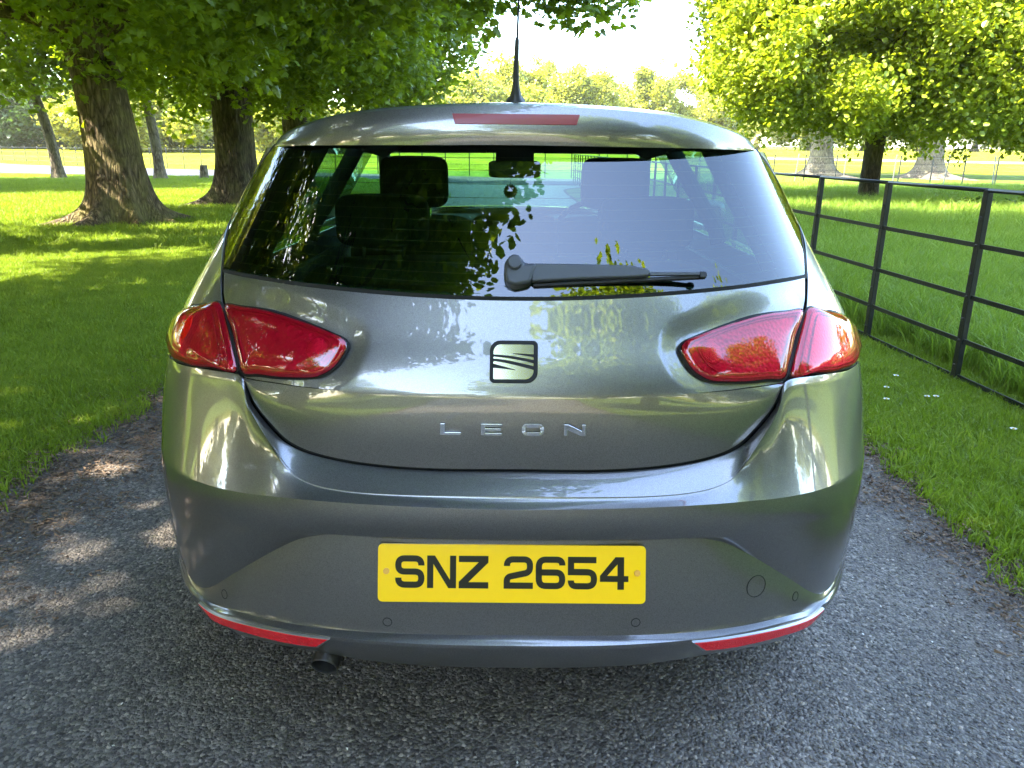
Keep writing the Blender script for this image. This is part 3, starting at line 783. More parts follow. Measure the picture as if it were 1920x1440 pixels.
cobj(link('steering_wheel', mesh_from('steering_wheel', V, F, M['black']), car))
mir = cobj(rbox('rear_view_mirror', (0, 3.55, 1.243), (.232, .03, .075), .3, M['black'], car))
mb = MB(); mb.tube([(0, 3.57, 1.25), (0, 3.62, 1.325)], .012, 8); s = cobj(mb.obj('mirror_stalk', M['black'], mir)); s.matrix_parent_inverse = Matrix.Identity(4)
mb = MB(); n_ = 34
mbv = [( -.015+(.034 if k % 2 else .027)*math.cos(2*PI*k/n_), 3.53, 1.148+(.034 if k % 2 else .027)*math.sin(2*PI*k/n_)) for k in range(n_)]
mb.add(mbv+[(x, y+.006, z) for x, y, z in mbv], [tuple(range(n_)), tuple(range(n_, 2*n_))[::-1]]+[(k, (k+1) % n_, n_+(k+1) % n_, n_+k) for k in range(n_)])
mb.tube([(-.015, 3.533, 1.18), (-.008, 3.535, 1.245)], .001, 4)
af = mb.obj('air_freshener', M['black']); tag(af, 'small round spiky-edged charm hanging from the rear-view mirror inside the car', 'air freshener')
# ---------------------------------------------------------------- wiper
zg = 1.098; Pg = Vector((0, float(Yc(zg)), zg)); sl_ = (float(Yc(zg+.05))-float(Yc(zg-.05)))/.1
ng = Vector((0, -1, sl_)).normalized(); WPL = (Pg, ng)
FX = lambda L_: [fixpx(x, y) for x, y in L_]
wiper = cobj(empty('wiper', (0, 0, 0), 0, car))
def wp(name, poly, lift, th, mat, bev=.003, seg=4):
    mb = MB(); slab(mb, WPL, FX(poly), lift, th); o = mb.obj(name, mat, wiper); bevel(o, bev, seg, 40)
    for p in o.data.polygons: p.use_smooth = True
    return o
wp('wiper_mount', [(951, 490), (965, 486), (978, 491), (985, 501), (1008, 500), (994, 537), (966, 543), (949, 537), (945, 520), (946, 503)], -.004, .030, M['wiper'], .008, 5)
knob = wp('wiper_cap', [(965+13.5*math.cos(2*PI*k/20), 501+13.5*math.sin(2*PI*k/20)) for k in range(20)], .024, .010, M['wiper'], .004, 4)
wp('wiper_arm', [(995, 500), (1080, 501), (1180, 503.5), (1213, 510), (1218, 517), (1213, 524), (1186, 526), (1080, 529.5), (996, 534)], .010, .012, M['wiper'], .005, 4)
wp('wiper_blade', [(1000, 534), (1318, 517), (1318, 524), (1000, 540)], .000, .009, M['black'], .002, 2)
wp('blade_holder', [(1214, 514.5), (1316, 514.5), (1316, 520), (1214, 521)], .009, .006, M['wiper'], .001, 2)
wp('blade_tip', [(1309, 513), (1321, 514), (1323, 519), (1321, 525), (1309, 525)], .004, .012, M['black'], .002, 2)
# ---------------------------------------------------------------- aerial, exhaust, wheels, underside
mb = MB(); mb.tube([(0, 2.02, 1.43), (0, 2.015, 1.445), (0, 2.01, 1.452), (0, 2.0, 1.475), (0, 1.985, 1.52), (.0015, 1.965, 1.575), (.0018, 1.963, 1.58)], [.026, .023, .015, .0085, .0065, .0052, .003], 14)
mb.tube([(.0018, 1.963, 1.578), (.006, 1.90, 1.70), (.010, 1.86, 1.80)], [.0028, .0022, .0018], 8)
cobj(mb.obj('aerial', M['trim'], car, True))
ex, ey = fixpx(608, 1251); d = ray(ex, ey); Ye_ = 1.375; t = Ye_/d.y; Pe = Vector((d.x*t, Ye_, CAM_Z+d.z*t)); re = .0285
ax = Vector((.12, .86, .40)).normalized(); a_ = ax.orthogonal().normalized(); b_ = ax.cross(a_)
V = []; n_ = 32
for r_, h_ in ((re*.90, .16), (re*.90, .004), (re*.94, 0), (re, .0), (re*1.02, .004), (re*1.02, .17)):
    for k in range(n_): V.append(Pe+ax*h_+(a_*math.cos(2*PI*k/n_)+b_*math.sin(2*PI*k/n_))*r_)
me = mesh_from('exhaust_pipe', V, grid_faces(6, n_, 0, True), [M['pipe'], M['soot']]); me.polygons.foreach_set('material_index', [1 if i < n_*2 else 0 for i in range(len(me.polygons))])
cobj(link('exhaust_pipe', me, car))
cobj(rbox('silencer', (Pe.x+.15, 1.85, .33), (.50, .28, .16), .4, M['pipe'], car))
mb = MB(); mb.box((0, 3.55, .235), (1.40, 3.1, .03)); mb.box((0, 1.70, .36), (1.0, .5, .10)); cobj(mb.obj('underbody', M['black'], car))
tyreV, tyreF = lathe([(.205, -.085), (.235, -.100), (.285, -.104), (.308, -.092), (.315, -.06), (.315, .06), (.308, .092), (.285, .104), (.235, .100), (.205, .085)], 48)
rimV, rimF = lathe([(.205, -.085), (.20, -.02), (.17, .03), (.205, .085), (.215, .10)], 48)
w0 = None
for wy, wz in (REAR_W, FRONT_W):
    for sg in (1, -1):
        Rm = Matrix.Rotation(sg*PI/2, 4, 'Y')
        wh = empty('wheel', (sg*.755, wy-1.32, wz), 0, car)
        vs = [Rm @ Vector(v) for v in tyreV]; link('tyre', mesh_from('tyre', vs, tyreF, M['rubber']), wh)
        mb = MB(); mb.add([Rm @ Vector(v) for v in rimV], rimF); dk, dF = lathe([(.21, .0), (.0001, .0)], 24); mb.add([Rm @ Vector(v) for v in dk], dF)
        for k in range(5):
            a = 2*PI*k/5; rot = Rm.to_3x3() @ Matrix.Rotation(a, 3, 'Z'); mb.box(Rm.to_3x3() @ Vector((.11*math.cos(a), .11*math.sin(a), .07)), (.20, .05, .03), rot)
        hb = lathe([(.05, .05), (.05, .09), (.0001, .09)], 20); mb.add([Rm @ Vector(v) for v in hb[0]], hb[1])
        mb.obj('rim', M['alloy'], wh)
# ================================================================== GROUND
def noise2(x, y, s, seed=0): return mnoise.noise(Vector((x*s+seed*13.7, y*s-seed*7.1, seed*3.3)))
def col_noise_mat(name, stops, scale, detail=8, rough=.9, bump=.5, bscale=60, bdist=.02, second=None, dist=.0):
    """noise-driven colour ramp in world metres"""
    m, n, l, b = new_mat(name); b.inputs['Roughness'].default_value = 1; b.inputs['Specular IOR Level'].default_value = .02
    g = n.new('ShaderNodeNewGeometry')
    no = n.new('ShaderNodeTexNoise'); no.inputs['Scale'].default_value = scale; no.inputs['Detail'].default_value = detail; no.inputs['Distortion'].default_value = dist
    l.new(g.outputs['Position'], no.inputs['Vector'])
    cr = n.new('ShaderNodeValToRGB'); e = cr.color_ramp.elements
    e[0].position, e[0].color = stops[0][0], (*stops[0][1], 1); e[1].position, e[1].color = stops[-1][0], (*stops[-1][1], 1)
    for p, c in stops[1:-1]: q = e.new(p); q.color = (*c, 1)
    l.new(no.outputs[0], cr.inputs[0]); out = cr.outputs[0]
    if second:
        n2 = n.new('ShaderNodeTexNoise'); n2.inputs['Scale'].default_value = second[0]; n2.inputs['Detail'].default_value = 6; l.new(g.outputs['Position'], n2.inputs['Vector'])
        mr = n.new('ShaderNodeMapRange'); mr.inputs[1].default_value = .35; mr.inputs[2].default_value = .68; mr.inputs[3].default_value = second[1]; mr.inputs[4].default_value = second[2]
        l.new(n2.outputs[0], mr.inputs[0]); vm = n.new('ShaderNodeVectorMath'); vm.operation = 'SCALE'; l.new(out, vm.inputs[0]); l.new(mr.outputs[0], vm.inputs['Scale']); out = vm.outputs[0]
    l.new(out, b.inputs['Base Color'])
    nb = n.new('ShaderNodeTexNoise'); nb.inputs['Scale'].default_value = bscale; nb.inputs['Detail'].default_value = 8; l.new(g.outputs['Position'], nb.inputs['Vector'])
    bp = n.new('ShaderNodeBump'); bp.inputs['Strength'].default_value = bump; bp.inputs['Distance'].default_value = bdist
    l.new(nb.outputs[0], bp.inputs['Height']); l.new(bp.outputs[0], b.inputs['Normal'])
    return m
M['lawn'] = col_noise_mat('lawn_turf', [(.3, (.05, .075, .012)), (.5, (.085, .13, .018)), (.72, (.13, .16, .03))], 1.3, second=(22, .75, 1.3), bscale=90)
M['field'] = col_noise_mat('field_grass', [(.3, (.12, .135, .010)), (.5, (.16, .17, .012)), (.72, (.21, .20, .018))], .10, second=(.8, .8, 1.2), bscale=12, bdist=.08)
M['soil'] = col_noise_mat('verge_soil', [(.3, (.035, .024, .016)), (.5, (.075, .052, .036)), (.7, (.15, .105, .07))], 9, second=(60, .6, 1.5), bump=1, bscale=55, bdist=.02)
M['road2'] = col_noise_mat('far_road', [(.3, (.055, .055, .068)), (.7, (.085, .084, .10))], .8, second=(14, .85, 1.2), bump=.2)
M['track'] = col_noise_mat('gravel_track', [(.3, (.20, .18, .15)), (.7, (.30, .27, .23))], .8, second=(14, .85, 1.2), bump=.2)
def asphalt():
    m, n, l, b = new_mat('drive_asphalt'); g = n.new('ShaderNodeNewGeometry')
    b.inputs['Roughness'].default_value = .62; b.inputs['Specular IOR Level'].default_value = .5
    v = n.new('ShaderNodeTexVoronoi'); v.inputs['Scale'].default_value = 105; v.inputs['Randomness'].default_value = 1; l.new(g.outputs['Position'], v.inputs['Vector'])
    sp = n.new('ShaderNodeSeparateColor'); l.new(v.outputs['Color'], sp.inputs[0])
    cr = n.new('ShaderNodeValToRGB'); e = cr.color_ramp.elements; e[0].position = 0; e[0].color = (.050, .041, .033, 1); e[1].position = 1; e[1].color = (.28, .235, .19, 1)
    q = e.new(.6); q.color = (.128, .108, .090, 1); q = e.new(.9); q.color = (.20, .175, .145, 1)
    l.new(sp.outputs[0], cr.inputs[0])
    no = n.new('ShaderNodeTexNoise'); no.inputs['Scale'].default_value = 2.2; no.inputs['Detail'].default_value = 9; no.inputs['Roughness'].default_value = .65; l.new(g.outputs['Position'], no.inputs['Vector'])
    mr = n.new('ShaderNodeMapRange'); mr.inputs[1].default_value = .35; mr.inputs[2].default_value = .68; mr.inputs[3].default_value = .72; mr.inputs[4].default_value = 1.3; l.new(no.outputs[0], mr.inputs[0])
    vm = n.new('ShaderNodeVectorMath'); vm.operation = 'SCALE'; l.new(cr.outputs[0], vm.inputs[0]); l.new(mr.outputs[0], vm.inputs['Scale'])
    # soil and crumbled litter trodden in towards both edges
    sx = n.new('ShaderNodeSeparateXYZ'); l.new(g.outputs['Position'], sx.inputs[0])
    ax = n.new('ShaderNodeMath'); ax.operation = 'ADD'; ax.inputs[1].default_value = .20; l.new(sx.outputs[0], ax.inputs[0])
    ab = n.new('ShaderNodeMath'); ab.operation = 'ABSOLUTE'; l.new(ax.outputs[0], ab.inputs[0])
    n3 = n.new('ShaderNodeTexNoise'); n3.inputs['Scale'].default_value = 7; n3.inputs['Detail'].default_value = 9; n3.inputs['Roughness'].default_value = .7; l.new(g.outputs['Position'], n3.inputs['Vector'])
    ad = n.new('ShaderNodeMath'); ad.operation = 'MULTIPLY_ADD'; ad.inputs[1].default_value = 1.5; l.new(n3.outputs[0], ad.inputs[0]); l.new(ab.outputs[0], ad.inputs[2])
    me_ = n.new('ShaderNodeMapRange'); me_.inputs[1].default_value = 2.0; me_.inputs[2].default_value = 2.6; l.new(ad.outputs[0], me_.inputs[0])
    mx = n.new('ShaderNodeMix'); mx.data_type = 'RGBA'; mx.inputs[7].default_value = (.085, .062, .045, 1); l.new(me_.outputs[0], mx.inputs[0]); l.new(vm.outputs[0], mx.inputs[6])
    l.new(mx.outputs[2], b.inputs['Base Color'])
    h = n.new('ShaderNodeMath'); h.operation = 'MULTIPLY_ADD'; h.inputs[1].default_value = -1; h.inputs[2].default_value = 1; l.new(v.outputs['Distance'], h.inputs[0])
    nf = n.new('ShaderNodeTexNoise'); nf.inputs['Scale'].default_value = 160; nf.inputs['Detail'].default_value = 4; l.new(g.outputs['Position'], nf.inputs['Vector'])
    ha = n.new('ShaderNodeMath'); ha.operation = 'ADD'; l.new(h.outputs[0], ha.inputs[0]); l.new(nf.outputs[0], ha.inputs[1])
    bp = n.new('ShaderNodeBump'); bp.inputs['Strength'].default_value = 1; bp.inputs['Distance'].default_value = .006; l.new(ha.outputs[0], bp.inputs['Height']); l.new(bp.outputs[0], b.inputs['Normal'])
    return m
M['asphalt'] = asphalt()
def gz(x, y): return max(0, min(y, 95)-53)*.030+max(0, y-95)*.006
def sheet(name, poly_rows, mat, z, kind='structure'):
    G = np.array([[(x, y, z+gz(x, y)) for x, y in r] for r in poly_rows]); nr, nc = G.shape[:2]
    me = mesh_from(name, G.reshape(-1, 3), grid_faces(nr, nc), mat, True); bm = bmesh.new(); bm.from_mesh(me)
    bmesh.ops.recalc_face_normals(bm, faces=bm.faces)
    if sum(f.normal.z for f in bm.faces) < 0: bmesh.ops.reverse_faces(bm, faces=bm.faces)
    bm.to_mesh(me); bm.free(); o = link(name, me); tag(o, kind=kind); return o
xs = [-700, -200, -60, -30, -12, 0, 12, 30, 60, 200, 700]
sheet('field', [[(x, y) for x in xs] for y in (-700, -200, -60, -20, 0, 20, 53, 60, 70, 80, 95, 130, 200, 900)], M['field'], -.012)
sheet('lawn', [[(x, y) for x in np.linspace(-45, 45, 40)] for y in np.linspace(-40, 49, 40)], M['lawn'], -.004)
def edgeL(Y):
    e = -2.02+.10*noise2(0, Y, .55, 1)+.05*noise2(0, Y, 2.3, 2)+.02*noise2(0, Y, 9, 2)
    if Y > 22: e -= ((Y-22)/6)**2.2*1.0
    return e
def edgeR(Y):
    e = 1.63+.06*noise2(0, Y, .6, 3)+.04*noise2(0, Y, 2.7, 4)+.025*noise2(0, Y, 9, 4)
    if Y > 26: e += ((Y-26)/3)**2*.8
    return e
YR = np.concatenate([np.arange(-25, 0, .5), np.arange(0, 8, .04), np.arange(8, 31.5, .3)])
sheet('drive_verge_soil', [[(edgeL(y)-.16-.12*abs(noise2(1, y, 3.1, 5)), y), (edgeR(y)+.07+.08*abs(noise2(1, y, 3.7, 6)), y)] for y in YR], M['soil'], .002)
sheet('drive', [[(edgeL(y)+.10*noise2(3, y, 4, 9)*(y < 20), y), (-1, y), (0, y), (1, y), (edgeR(y), y)] for y in YR], M['asphalt'], .008)
far_e = spl([-60, -40, -25, -10, 0, 10, 25, 60], [62, 57, 49, 42.5, 38, 34.5, 31.5, 29]); near_e = spl([-60, -40, -25, -10, 0, 10, 25, 60], [50, 45, 38.5, 34.5, 31, 28.4, 26.4, 24.5])
sheet('cross_road', [[(x, near_e(x)+.15*noise2(x, 0, .8, 7)), (x, far_e(x)+.15*noise2(x, 3, .8, 8))] for x in np.linspace(-60, 60, 120)], M['road2'], .012)
sheet('far_track', [[(x, 78-.22*x), (x, 82-.22*x)] for x in np.linspace(12, 110, 50)], M['track'], .012)
# ================================================================== SCATTER
def scatter(name, pts, rot, scl, sources, parent=None, idx=None):
    """one object whose geometry-node tree instances small meshes on its own points"""
    pts = np.asarray(pts, np.float32); n_ = len(pts)
    me = bpy.data.meshes.new(name); me.vertices.add(n_); me.vertices.foreach_set('co', pts.ravel())
    a = me.attributes.new('rot', 'FLOAT_VECTOR', 'POINT'); a.data.foreach_set('vector', np.asarray(rot, np.float32).ravel())
    a = me.attributes.new('scl', 'FLOAT_VECTOR', 'POINT')
    scl = np.asarray(scl, np.float32); scl = np.repeat(scl[:, None], 3, 1) if scl.ndim == 1 else scl
    a.data.foreach_set('vector', scl.ravel())
    a = me.attributes.new('pick', 'INT', 'POINT'); a.data.foreach_set('value', (RNG.integers(0, len(sources), n_) if idx is None else idx).astype(np.int32))
    o = link(name, me, parent)
    ng = bpy.data.node_groups.new(name+'_nodes', 'GeometryNodeTree')
    ng.interface.new_socket('Geometry', in_out='INPUT', socket_type='NodeSocketGeometry'); ng.interface.new_socket('Geometry', in_out='OUTPUT', socket_type='NodeSocketGeometry')
    N = ng.nodes; L_ = ng.links; gi = N.new('NodeGroupInput'); go = N.new('NodeGroupOutput')
    iop = N.new('GeometryNodeInstanceOnPoints'); iop.inputs['Pick Instance'].default_value = True
    jn = N.new('GeometryNodeJoinGeometry')
    for s_ in sources[::-1]:
        oi = N.new('GeometryNodeObjectInfo'); oi.inputs['Object'].default_value = s_; oi.inputs['As Instance'].default_value = True
        L_.new(oi.outputs['Geometry'], jn.inputs[0])
    def na(nm, ty):
        q = N.new('GeometryNodeInputNamedAttribute'); q.data_type = ty; q.inputs['Name'].default_value = nm; return q
    r = na('rot', 'FLOAT_VECTOR'); s_ = na('scl', 'FLOAT_VECTOR'); p_ = na('pick', 'INT')
    e2r = N.new('FunctionNodeEulerToRotation'); L_.new(r.outputs['Attribute'], e2r.inputs[0])
    L_.new(gi.outputs[0], iop.inputs['Points']); L_.new(jn.outputs[0], iop.inputs['Instance']); L_.new(e2r.outputs[0], iop.inputs['Rotation'])
    L_.new(s_.outputs['Attribute'], iop.inputs['Scale']); L_.new(p_.outputs['Attribute'], iop.inputs['Instance Index']); L_.new(iop.outputs[0], go.inputs[0])
    md = o.modifiers.new('scatter', 'NODES'); md.node_group = ng
    o['kind'] = 'stuff'; return o
def src_obj(name, V, F, mat, mi=None, smooth=False):
    me = mesh_from(name, V, F, mat, smooth)
    if mi: me.polygons.foreach_set('material_index', mi)
    return bpy.data.objects.new(name, me)     # never linked: only instanced
def leaf_mat(name, stops, trans, rough=.45, tcol=None, mixf=.45, gloss=.5):
    """leaf: diffuse-gloss face plus light coming through, colour varied per instance and by place"""
    m, n, l, b = new_mat(name)
    oi = n.new('ShaderNodeObjectInfo'); g = n.new('ShaderNodeNewGeometry')
    no = n.new('ShaderNodeTexNoise'); no.inputs['Scale'].default_value = 3.1; no.inputs['Detail'].default_value = 3; l.new(g.outputs['Position'], no.inputs['Vector'])
    ad = n.new('ShaderNodeMath'); ad.operation = 'MULTIPLY_ADD'; ad.inputs[1].default_value = .5; l.new(oi.outputs['Random'], ad.inputs[0])
    m2 = n.new('ShaderNodeMath'); m2.operation = 'MULTIPLY'; m2.inputs[1].default_value = .5; l.new(g.outputs['Random Per Island'], m2.inputs[0]); l.new(m2.outputs[0], ad.inputs[2])
    cr = n.new('ShaderNodeValToRGB'); e = cr.color_ramp.elements
    e[0].position, e[0].color = 0, (*stops[0], 1); e[1].position, e[1].color = 1, (*stops[-1], 1)
    for i, c in enumerate(stops[1:-1]): q = e.new((i+1)/(len(stops)-1)); q.color = (*c, 1)
    l.new(ad.outputs[0], cr.inputs[0])
    l.new(cr.outputs[0], b.inputs['Base Color']); b.inputs['Roughness'].default_value = rough; b.inputs['Specular IOR Level'].default_value = gloss
    tr = n.new('ShaderNodeBsdfTranslucent')
    mu = n.new('ShaderNodeMix'); mu.data_type = 'RGBA'; mu.blend_type = 'MULTIPLY'; mu.inputs[0].default_value = 1; mu.inputs[7].default_value = (*trans, 1); l.new(cr.outputs[0], mu.inputs[6])
    l.new(mu.outputs[2], tr.inputs[0])
    mx = n.new('ShaderNodeMixShader'); mx.inputs[0].default_value = mixf; l.new(b.outputs[0], mx.inputs[1]); l.new(tr.outputs[0], mx.inputs[2]); l.new(mx.outputs[0], n['Material Output'].inputs[0])
    return m
M['blade'] = leaf_mat('grass_blade', [(.095, .135, .012), (.145, .205, .018), (.195, .265, .026), (.27, .31, .045)], (1.6, 1.7, .8), mixf=.4, gloss=.2)
M['longgrass'] = leaf_mat('long_grass_blade', [(.09, .15, .018), (.14, .22, .026), (.19, .28, .038), (.27, .32, .08)], (1.6, 1.6, .8), mixf=.4, gloss=.2)
M['litter'] = pm('dry_litter', (.13, .085, .05), .8, var=.6, vscale=14)
def tuft(name, nb, spread, h0, h1, w, lean, mat, seed, seg=2):
    r = random.Random(seed); V = []; F = []
    for i in range(nb):
        x, y = r.uniform(-spread, spread), r.uniform(-spread, spread); a = r.uniform(0, 2*PI); h = r.uniform(h0, h1); ln = r.uniform(.1, lean)*h; ww = w*r.uniform(.7, 1.3); f = r.uniform(0, PI)
        dx, dy = math.cos(a), math.sin(a); sx, sy = math.cos(f)*ww/2, math.sin(f)*ww/2; o = len(V)
        for k in range(seg):
            t = k/seg; V += [(x+dx*ln*t*t-sx*(1-.4*t), y+dy*ln*t*t-sy*(1-.4*t), h*(t-.0*t*t)), (x+dx*ln*t*t+sx*(1-.4*t), y+dy*ln*t*t+sy*(1-.4*t), h*t)]
        V.append((x+dx*ln, y+dy*ln, h*(1-.25*lean*ln/h)))
        for k in range(seg-1): F.append((o+2*k, o+2*k+1, o+2*k+3, o+2*k+2))
        F.append((o+2*seg-2, o+2*seg-1, o+2*seg))
    return src_obj(name, V, F, mat)
lawn_t = [tuft('lawn_tuft', 150, .13, .022, .060, .0050, .9, M['blade'], i) for i in range(4)]
long_t = [tuft('long_tuft', 90, .17, .13, .34, .0070, .9, M['longgrass'], 20+i, 3) for i in range(4)]
def rnd_scatter(name, n, fx, sources, s0, s1, zf=0.0, keep=None):
    P = []; 
    while len(P) < n:
        x, y = fx()
        if keep and not keep(x, y): continue
        P.append((x, y, zf))
    n_ = len(P); rot = np.zeros((n_, 3)); rot[:, 2] = RNG.uniform(0, 2*PI, n_); rot[:, 0] = RNG.normal(0, .06, n_); rot[:, 1] = RNG.normal(0, .06, n_)
    return scatter(name, P, rot, RNG.uniform(s0, s1, n_), sources)
U = lambda a, b: RNG.uniform(a, b)
def in_view(x, y, m=.12): return y > .5 and abs(x) < (960/1340+m)*y+1.2
def k_left(x, y): return x < edgeL(y)-.03+.10*noise2(x, y, 5, 12) and in_view(x, y) and not (y < 4 and noise2(x, y, 2.2, 14) > .25 and x > edgeL(y)-.5)
FENCE_X = lambda y: 2.66-.0667*(y-4.44) if y < 7.6 else 2.45
def k_right(x, y): return x > edgeR(y)+.11+.07*noise2(x, y, 5, 13) and x < FENCE_X(y)+.30 and in_view(x, y)
rnd_scatter('mown_grass', 9500, lambda: (U(-11, -1.8), 2.2+9.5*RNG.random()**1.1), lawn_t, .75, 1.25, keep=k_left)
rnd_scatter('verge_grass', 2600, lambda: (U(1.5, 3.2), 1.5+8*RNG.random()**1.3), lawn_t, .8, 1.3, keep=k_right)
rnd_scatter('lawn_beyond', 9000, lambda: (U(-32, -1.9), 10.5+24*RNG.random()), lawn_t, 1.6, 2.6, keep=k_left)
rnd_scatter('paddock_grass', 7000, lambda: (FENCE_X(5)+.05+9.5*RNG.random(), 2.2+11*RNG.random()**1.2), long_t, .6, 1.15, keep=lambda x, y: x > FENCE_X(y)+.26 and in_view(x, y))
rnd_scatter('paddock_grass_beyond', 6500, lambda: (U(2.6, 26), U(12, 28)), long_t, .8, 1.6, keep=lambda x, y: x > FENCE_X(y)+.15 and in_view(x, y) and y < near_e(x)-.6)
# stones, litter and fallen bits
def stone_src(name, seed, mat):
    bm = bmesh.new(); bmesh.ops.create_icosphere(bm, subdivisions=1, radius=1); r = random.Random(seed)
    for v in bm.verts: v.co = Vector((v.co.x*r.uniform(.75, 1.2), v.co.y*r.uniform(.6, 1.0), v.co.z*r.uniform(.45, .7)))
    V = [v.co[:] for v in bm.verts]; F = [tuple(q.index for q in f.verts) for f in bm.faces]; bm.free()
    return src_obj(name, V, F, mat)
def chip_mat():
    m, n, l, b = new_mat('road_chip'); oi = n.new('ShaderNodeObjectInfo'); cr = n.new('ShaderNodeValToRGB'); e = cr.color_ramp.elements
    e[0].color = (.040, .034, .029, 1); e[1].color = (.33, .28, .225, 1); q = e.new(.55); q.color = (.112, .096, .080, 1); q = e.new(.9); q.color = (.19, .165, .135, 1)
    l.new(oi.outputs['Random'], cr.inputs[0]); l.new(cr.outputs[0], b.inputs['Base Color']); b.inputs['Roughness'].default_value = .5; return m
M['chip'] = chip_mat()
chips = [stone_src('chip', i, M['chip']) for i in range(4)]
nC = 95000
yy = .75+4.4*RNG.random(nC)**1.5; xx = RNG.uniform(-2.2, 1.75, nC); zz = np.full(nC, .008)
kp = np.array([edgeL(b)-.02 < a < edgeR(b) and abs(a) < .85*b+.3 for a, b in zip(xx, yy)]); xx, yy, zz = xx[kp], yy[kp], zz[kp]
scatter('road_chippings', np.stack([xx, yy, zz], 1), RNG.uniform(0, 6.28, (len(xx), 3))*[.06, .06, 1], RNG.uniform(.0026, .0074, len(xx)), chips)
def twig_src(name, seed):
    r = random.Random(seed); mb = MB()
    for i in range(30):
        x, y = r.uniform(-.10, .10), r.uniform(-.10, .10); a = r.uniform(0, 2*PI); ln = r.uniform(.003, .013); w = r.uniform(.001, .004)
        c, s = math.cos(a), math.sin(a); z = r.uniform(.001, .008)
        mb.add([(x-c*ln-s*w, y-s*ln+c*w, z), (x-c*ln+s*w, y-s*ln-c*w, z+.002), (x+c*ln+s*w*.3, y+s*ln-c*w*.3, z+r.uniform(0, .008)), (x+c*ln-s*w*.3, y+s*ln+c*w*.3, z)], [(0, 1, 2, 3)])
    return src_obj(name, mb.V, mb.F, M['litter'])
lit = [twig_src('litter', i) for i in range(4)]
rnd_scatter('leaf_litter', 1500, lambda: (0, 0) if False else ((lambda y: (edgeL(y)+RNG.normal(.08, .24), y))(1.2+9*RNG.random())), lit, .7, 1.3, .010, keep=lambda x, y: x > -2.7)
rnd_scatter('leaf_litter_right', 420, lambda: ((lambda y: (edgeR(y)+RNG.normal(-.02, .08), y))(1.2+7*RNG.random())), lit, .7, 1.2, .010)
M['petal'] = pm('white_petal', (.62, .60, .52), .7)
pet = [src_obj('petal', [(-.004, 0, 0), (0, -.0025, .001), (.005, 0, .002), (0, .003, .001)], [(0, 1, 2, 3)], M['petal'])]
nP = 160; yy = 1.1+3.5*RNG.random(nP); xx = RNG.uniform(-1.9, 1.5, nP)
scatter('fallen_petals', np.stack([xx, yy, np.full(nP, .0165)], 1), RNG.uniform(0, 6.28, (nP, 3))*[.08, .08, 1], RNG.uniform(.5, 1.1, nP), pet)
# daisies on the right verge
def unproj(x, y, z=0.0, Y=None):
    xr, yr = x-960, y-720; xr, yr = xr+yr*.00925, yr-xr*.00925; d = ray(xr, yr)
    t = (z-CAM_Z)/d.z if Y is None else Y/d.y
    return Vector((d.x*t, d.y*t, CAM_Z+d.z*t))
M['daisy_w'] = pm('daisy_white', (.75, .75, .72), .6); M['daisy_y'] = pm('daisy_yellow', (.6, .42, .03), .6)
dl = ['daisy beside the car, nearest the right tail light', 'daisy just below the one nearest the tail light', 'left daisy of the close pair in front of the fence post', 'right daisy of the close pair in front of the fence post', 'daisy in the short grass nearest the picture edge', 'daisy high on the verge beside the fence foot']
for (px, py), lb in zip(((1662, 727), (1662, 749), (1738, 744), (1755, 744), (1900, 805), (1680, 705)), dl):
    p = unproj(px, py, .05); d = empty('daisy', (p.x, p.y, 0)); tag(d, 'small white '+lb, 'daisy', 'daisies in the mown verge')
    mb = MB()
    for k in range(12):
        a = 2*PI*k/12; c, s = math.cos(a), math.sin(a); w = .0035
        mb.add([(c*.004-s*.001, s*.004+c*.001, .052), (c*.013-s*w, s*.013+c*w, .056), (c*.017, s*.017, .055), (c*.013+s*w, s*.013-c*w, .056)], [(0, 1, 2, 3)])
    mb.obj('petal_ring', M['daisy_w'], d); mb = MB(); V, F = lathe([(.0055, .052), (.005, .057), (.0001, .058)], 10); mb.add(V, F); mb.obj('daisy_centre', M['daisy_y'], d, True)
    mb = MB(); mb.tube([(0, 0, 0), (.002, 0, .052)], .0012, 5); mb.obj('stem', M['blade'], d)
# ================================================================== FENCES
HR = [1.13, .825, .53, .27, .05]
def post_mesh(h, w, d, bolts=True):
    mb = MB(); n_ = 8; prof = [(-w/2, 0), (w/2, 0), (w/2, h-w/2)]+[(w/2*math.cos(PI*k/n_), h-w/2+w/2*math.sin(PI*k/n_)) for k in range(1, n_)]+[(-w/2, h-w/2)]
    # (y, z) outline, thickness along x
    V = [(-d/2, a, b) for a, b in prof]+[(d/2, a, b) for a, b in prof]; m = len(prof)
    mb.add(V, [tuple(range(m))[::-1], tuple(range(m, 2*m))]+[(k, (k+1) % m, m+(k+1) % m, m+k) for k in range(m)])
    return mb
def bolt_src():
    mb = MB(); V, F = lathe([(.009, 0), (.009, .004), (.006, .008), (.0001, .009)], 10); Rm = Matrix.Rotation(-PI/2, 4, 'Y'); mb.add([Rm @ Vector(v) for v in V], F); return mb
pm_ = post_mesh(1.165, .046, .034); post_me = mesh_from('fence_post', pm_.V, pm_.F, M['iron'], False)
b_ = bolt_src(); bolt_me = mesh_from('bolt', b_.V, b_.F, M['bolt'])
fence = empty('estate_fence', (2.66, 4.44, 0)); tag(fence, 'black five-rail iron estate fence along the right side of the drive', 'fence')
ys = [4.44-1.05*k for k in range(1, 5)][::-1]+[4.44+1.05*k for k in range(0, 28)]
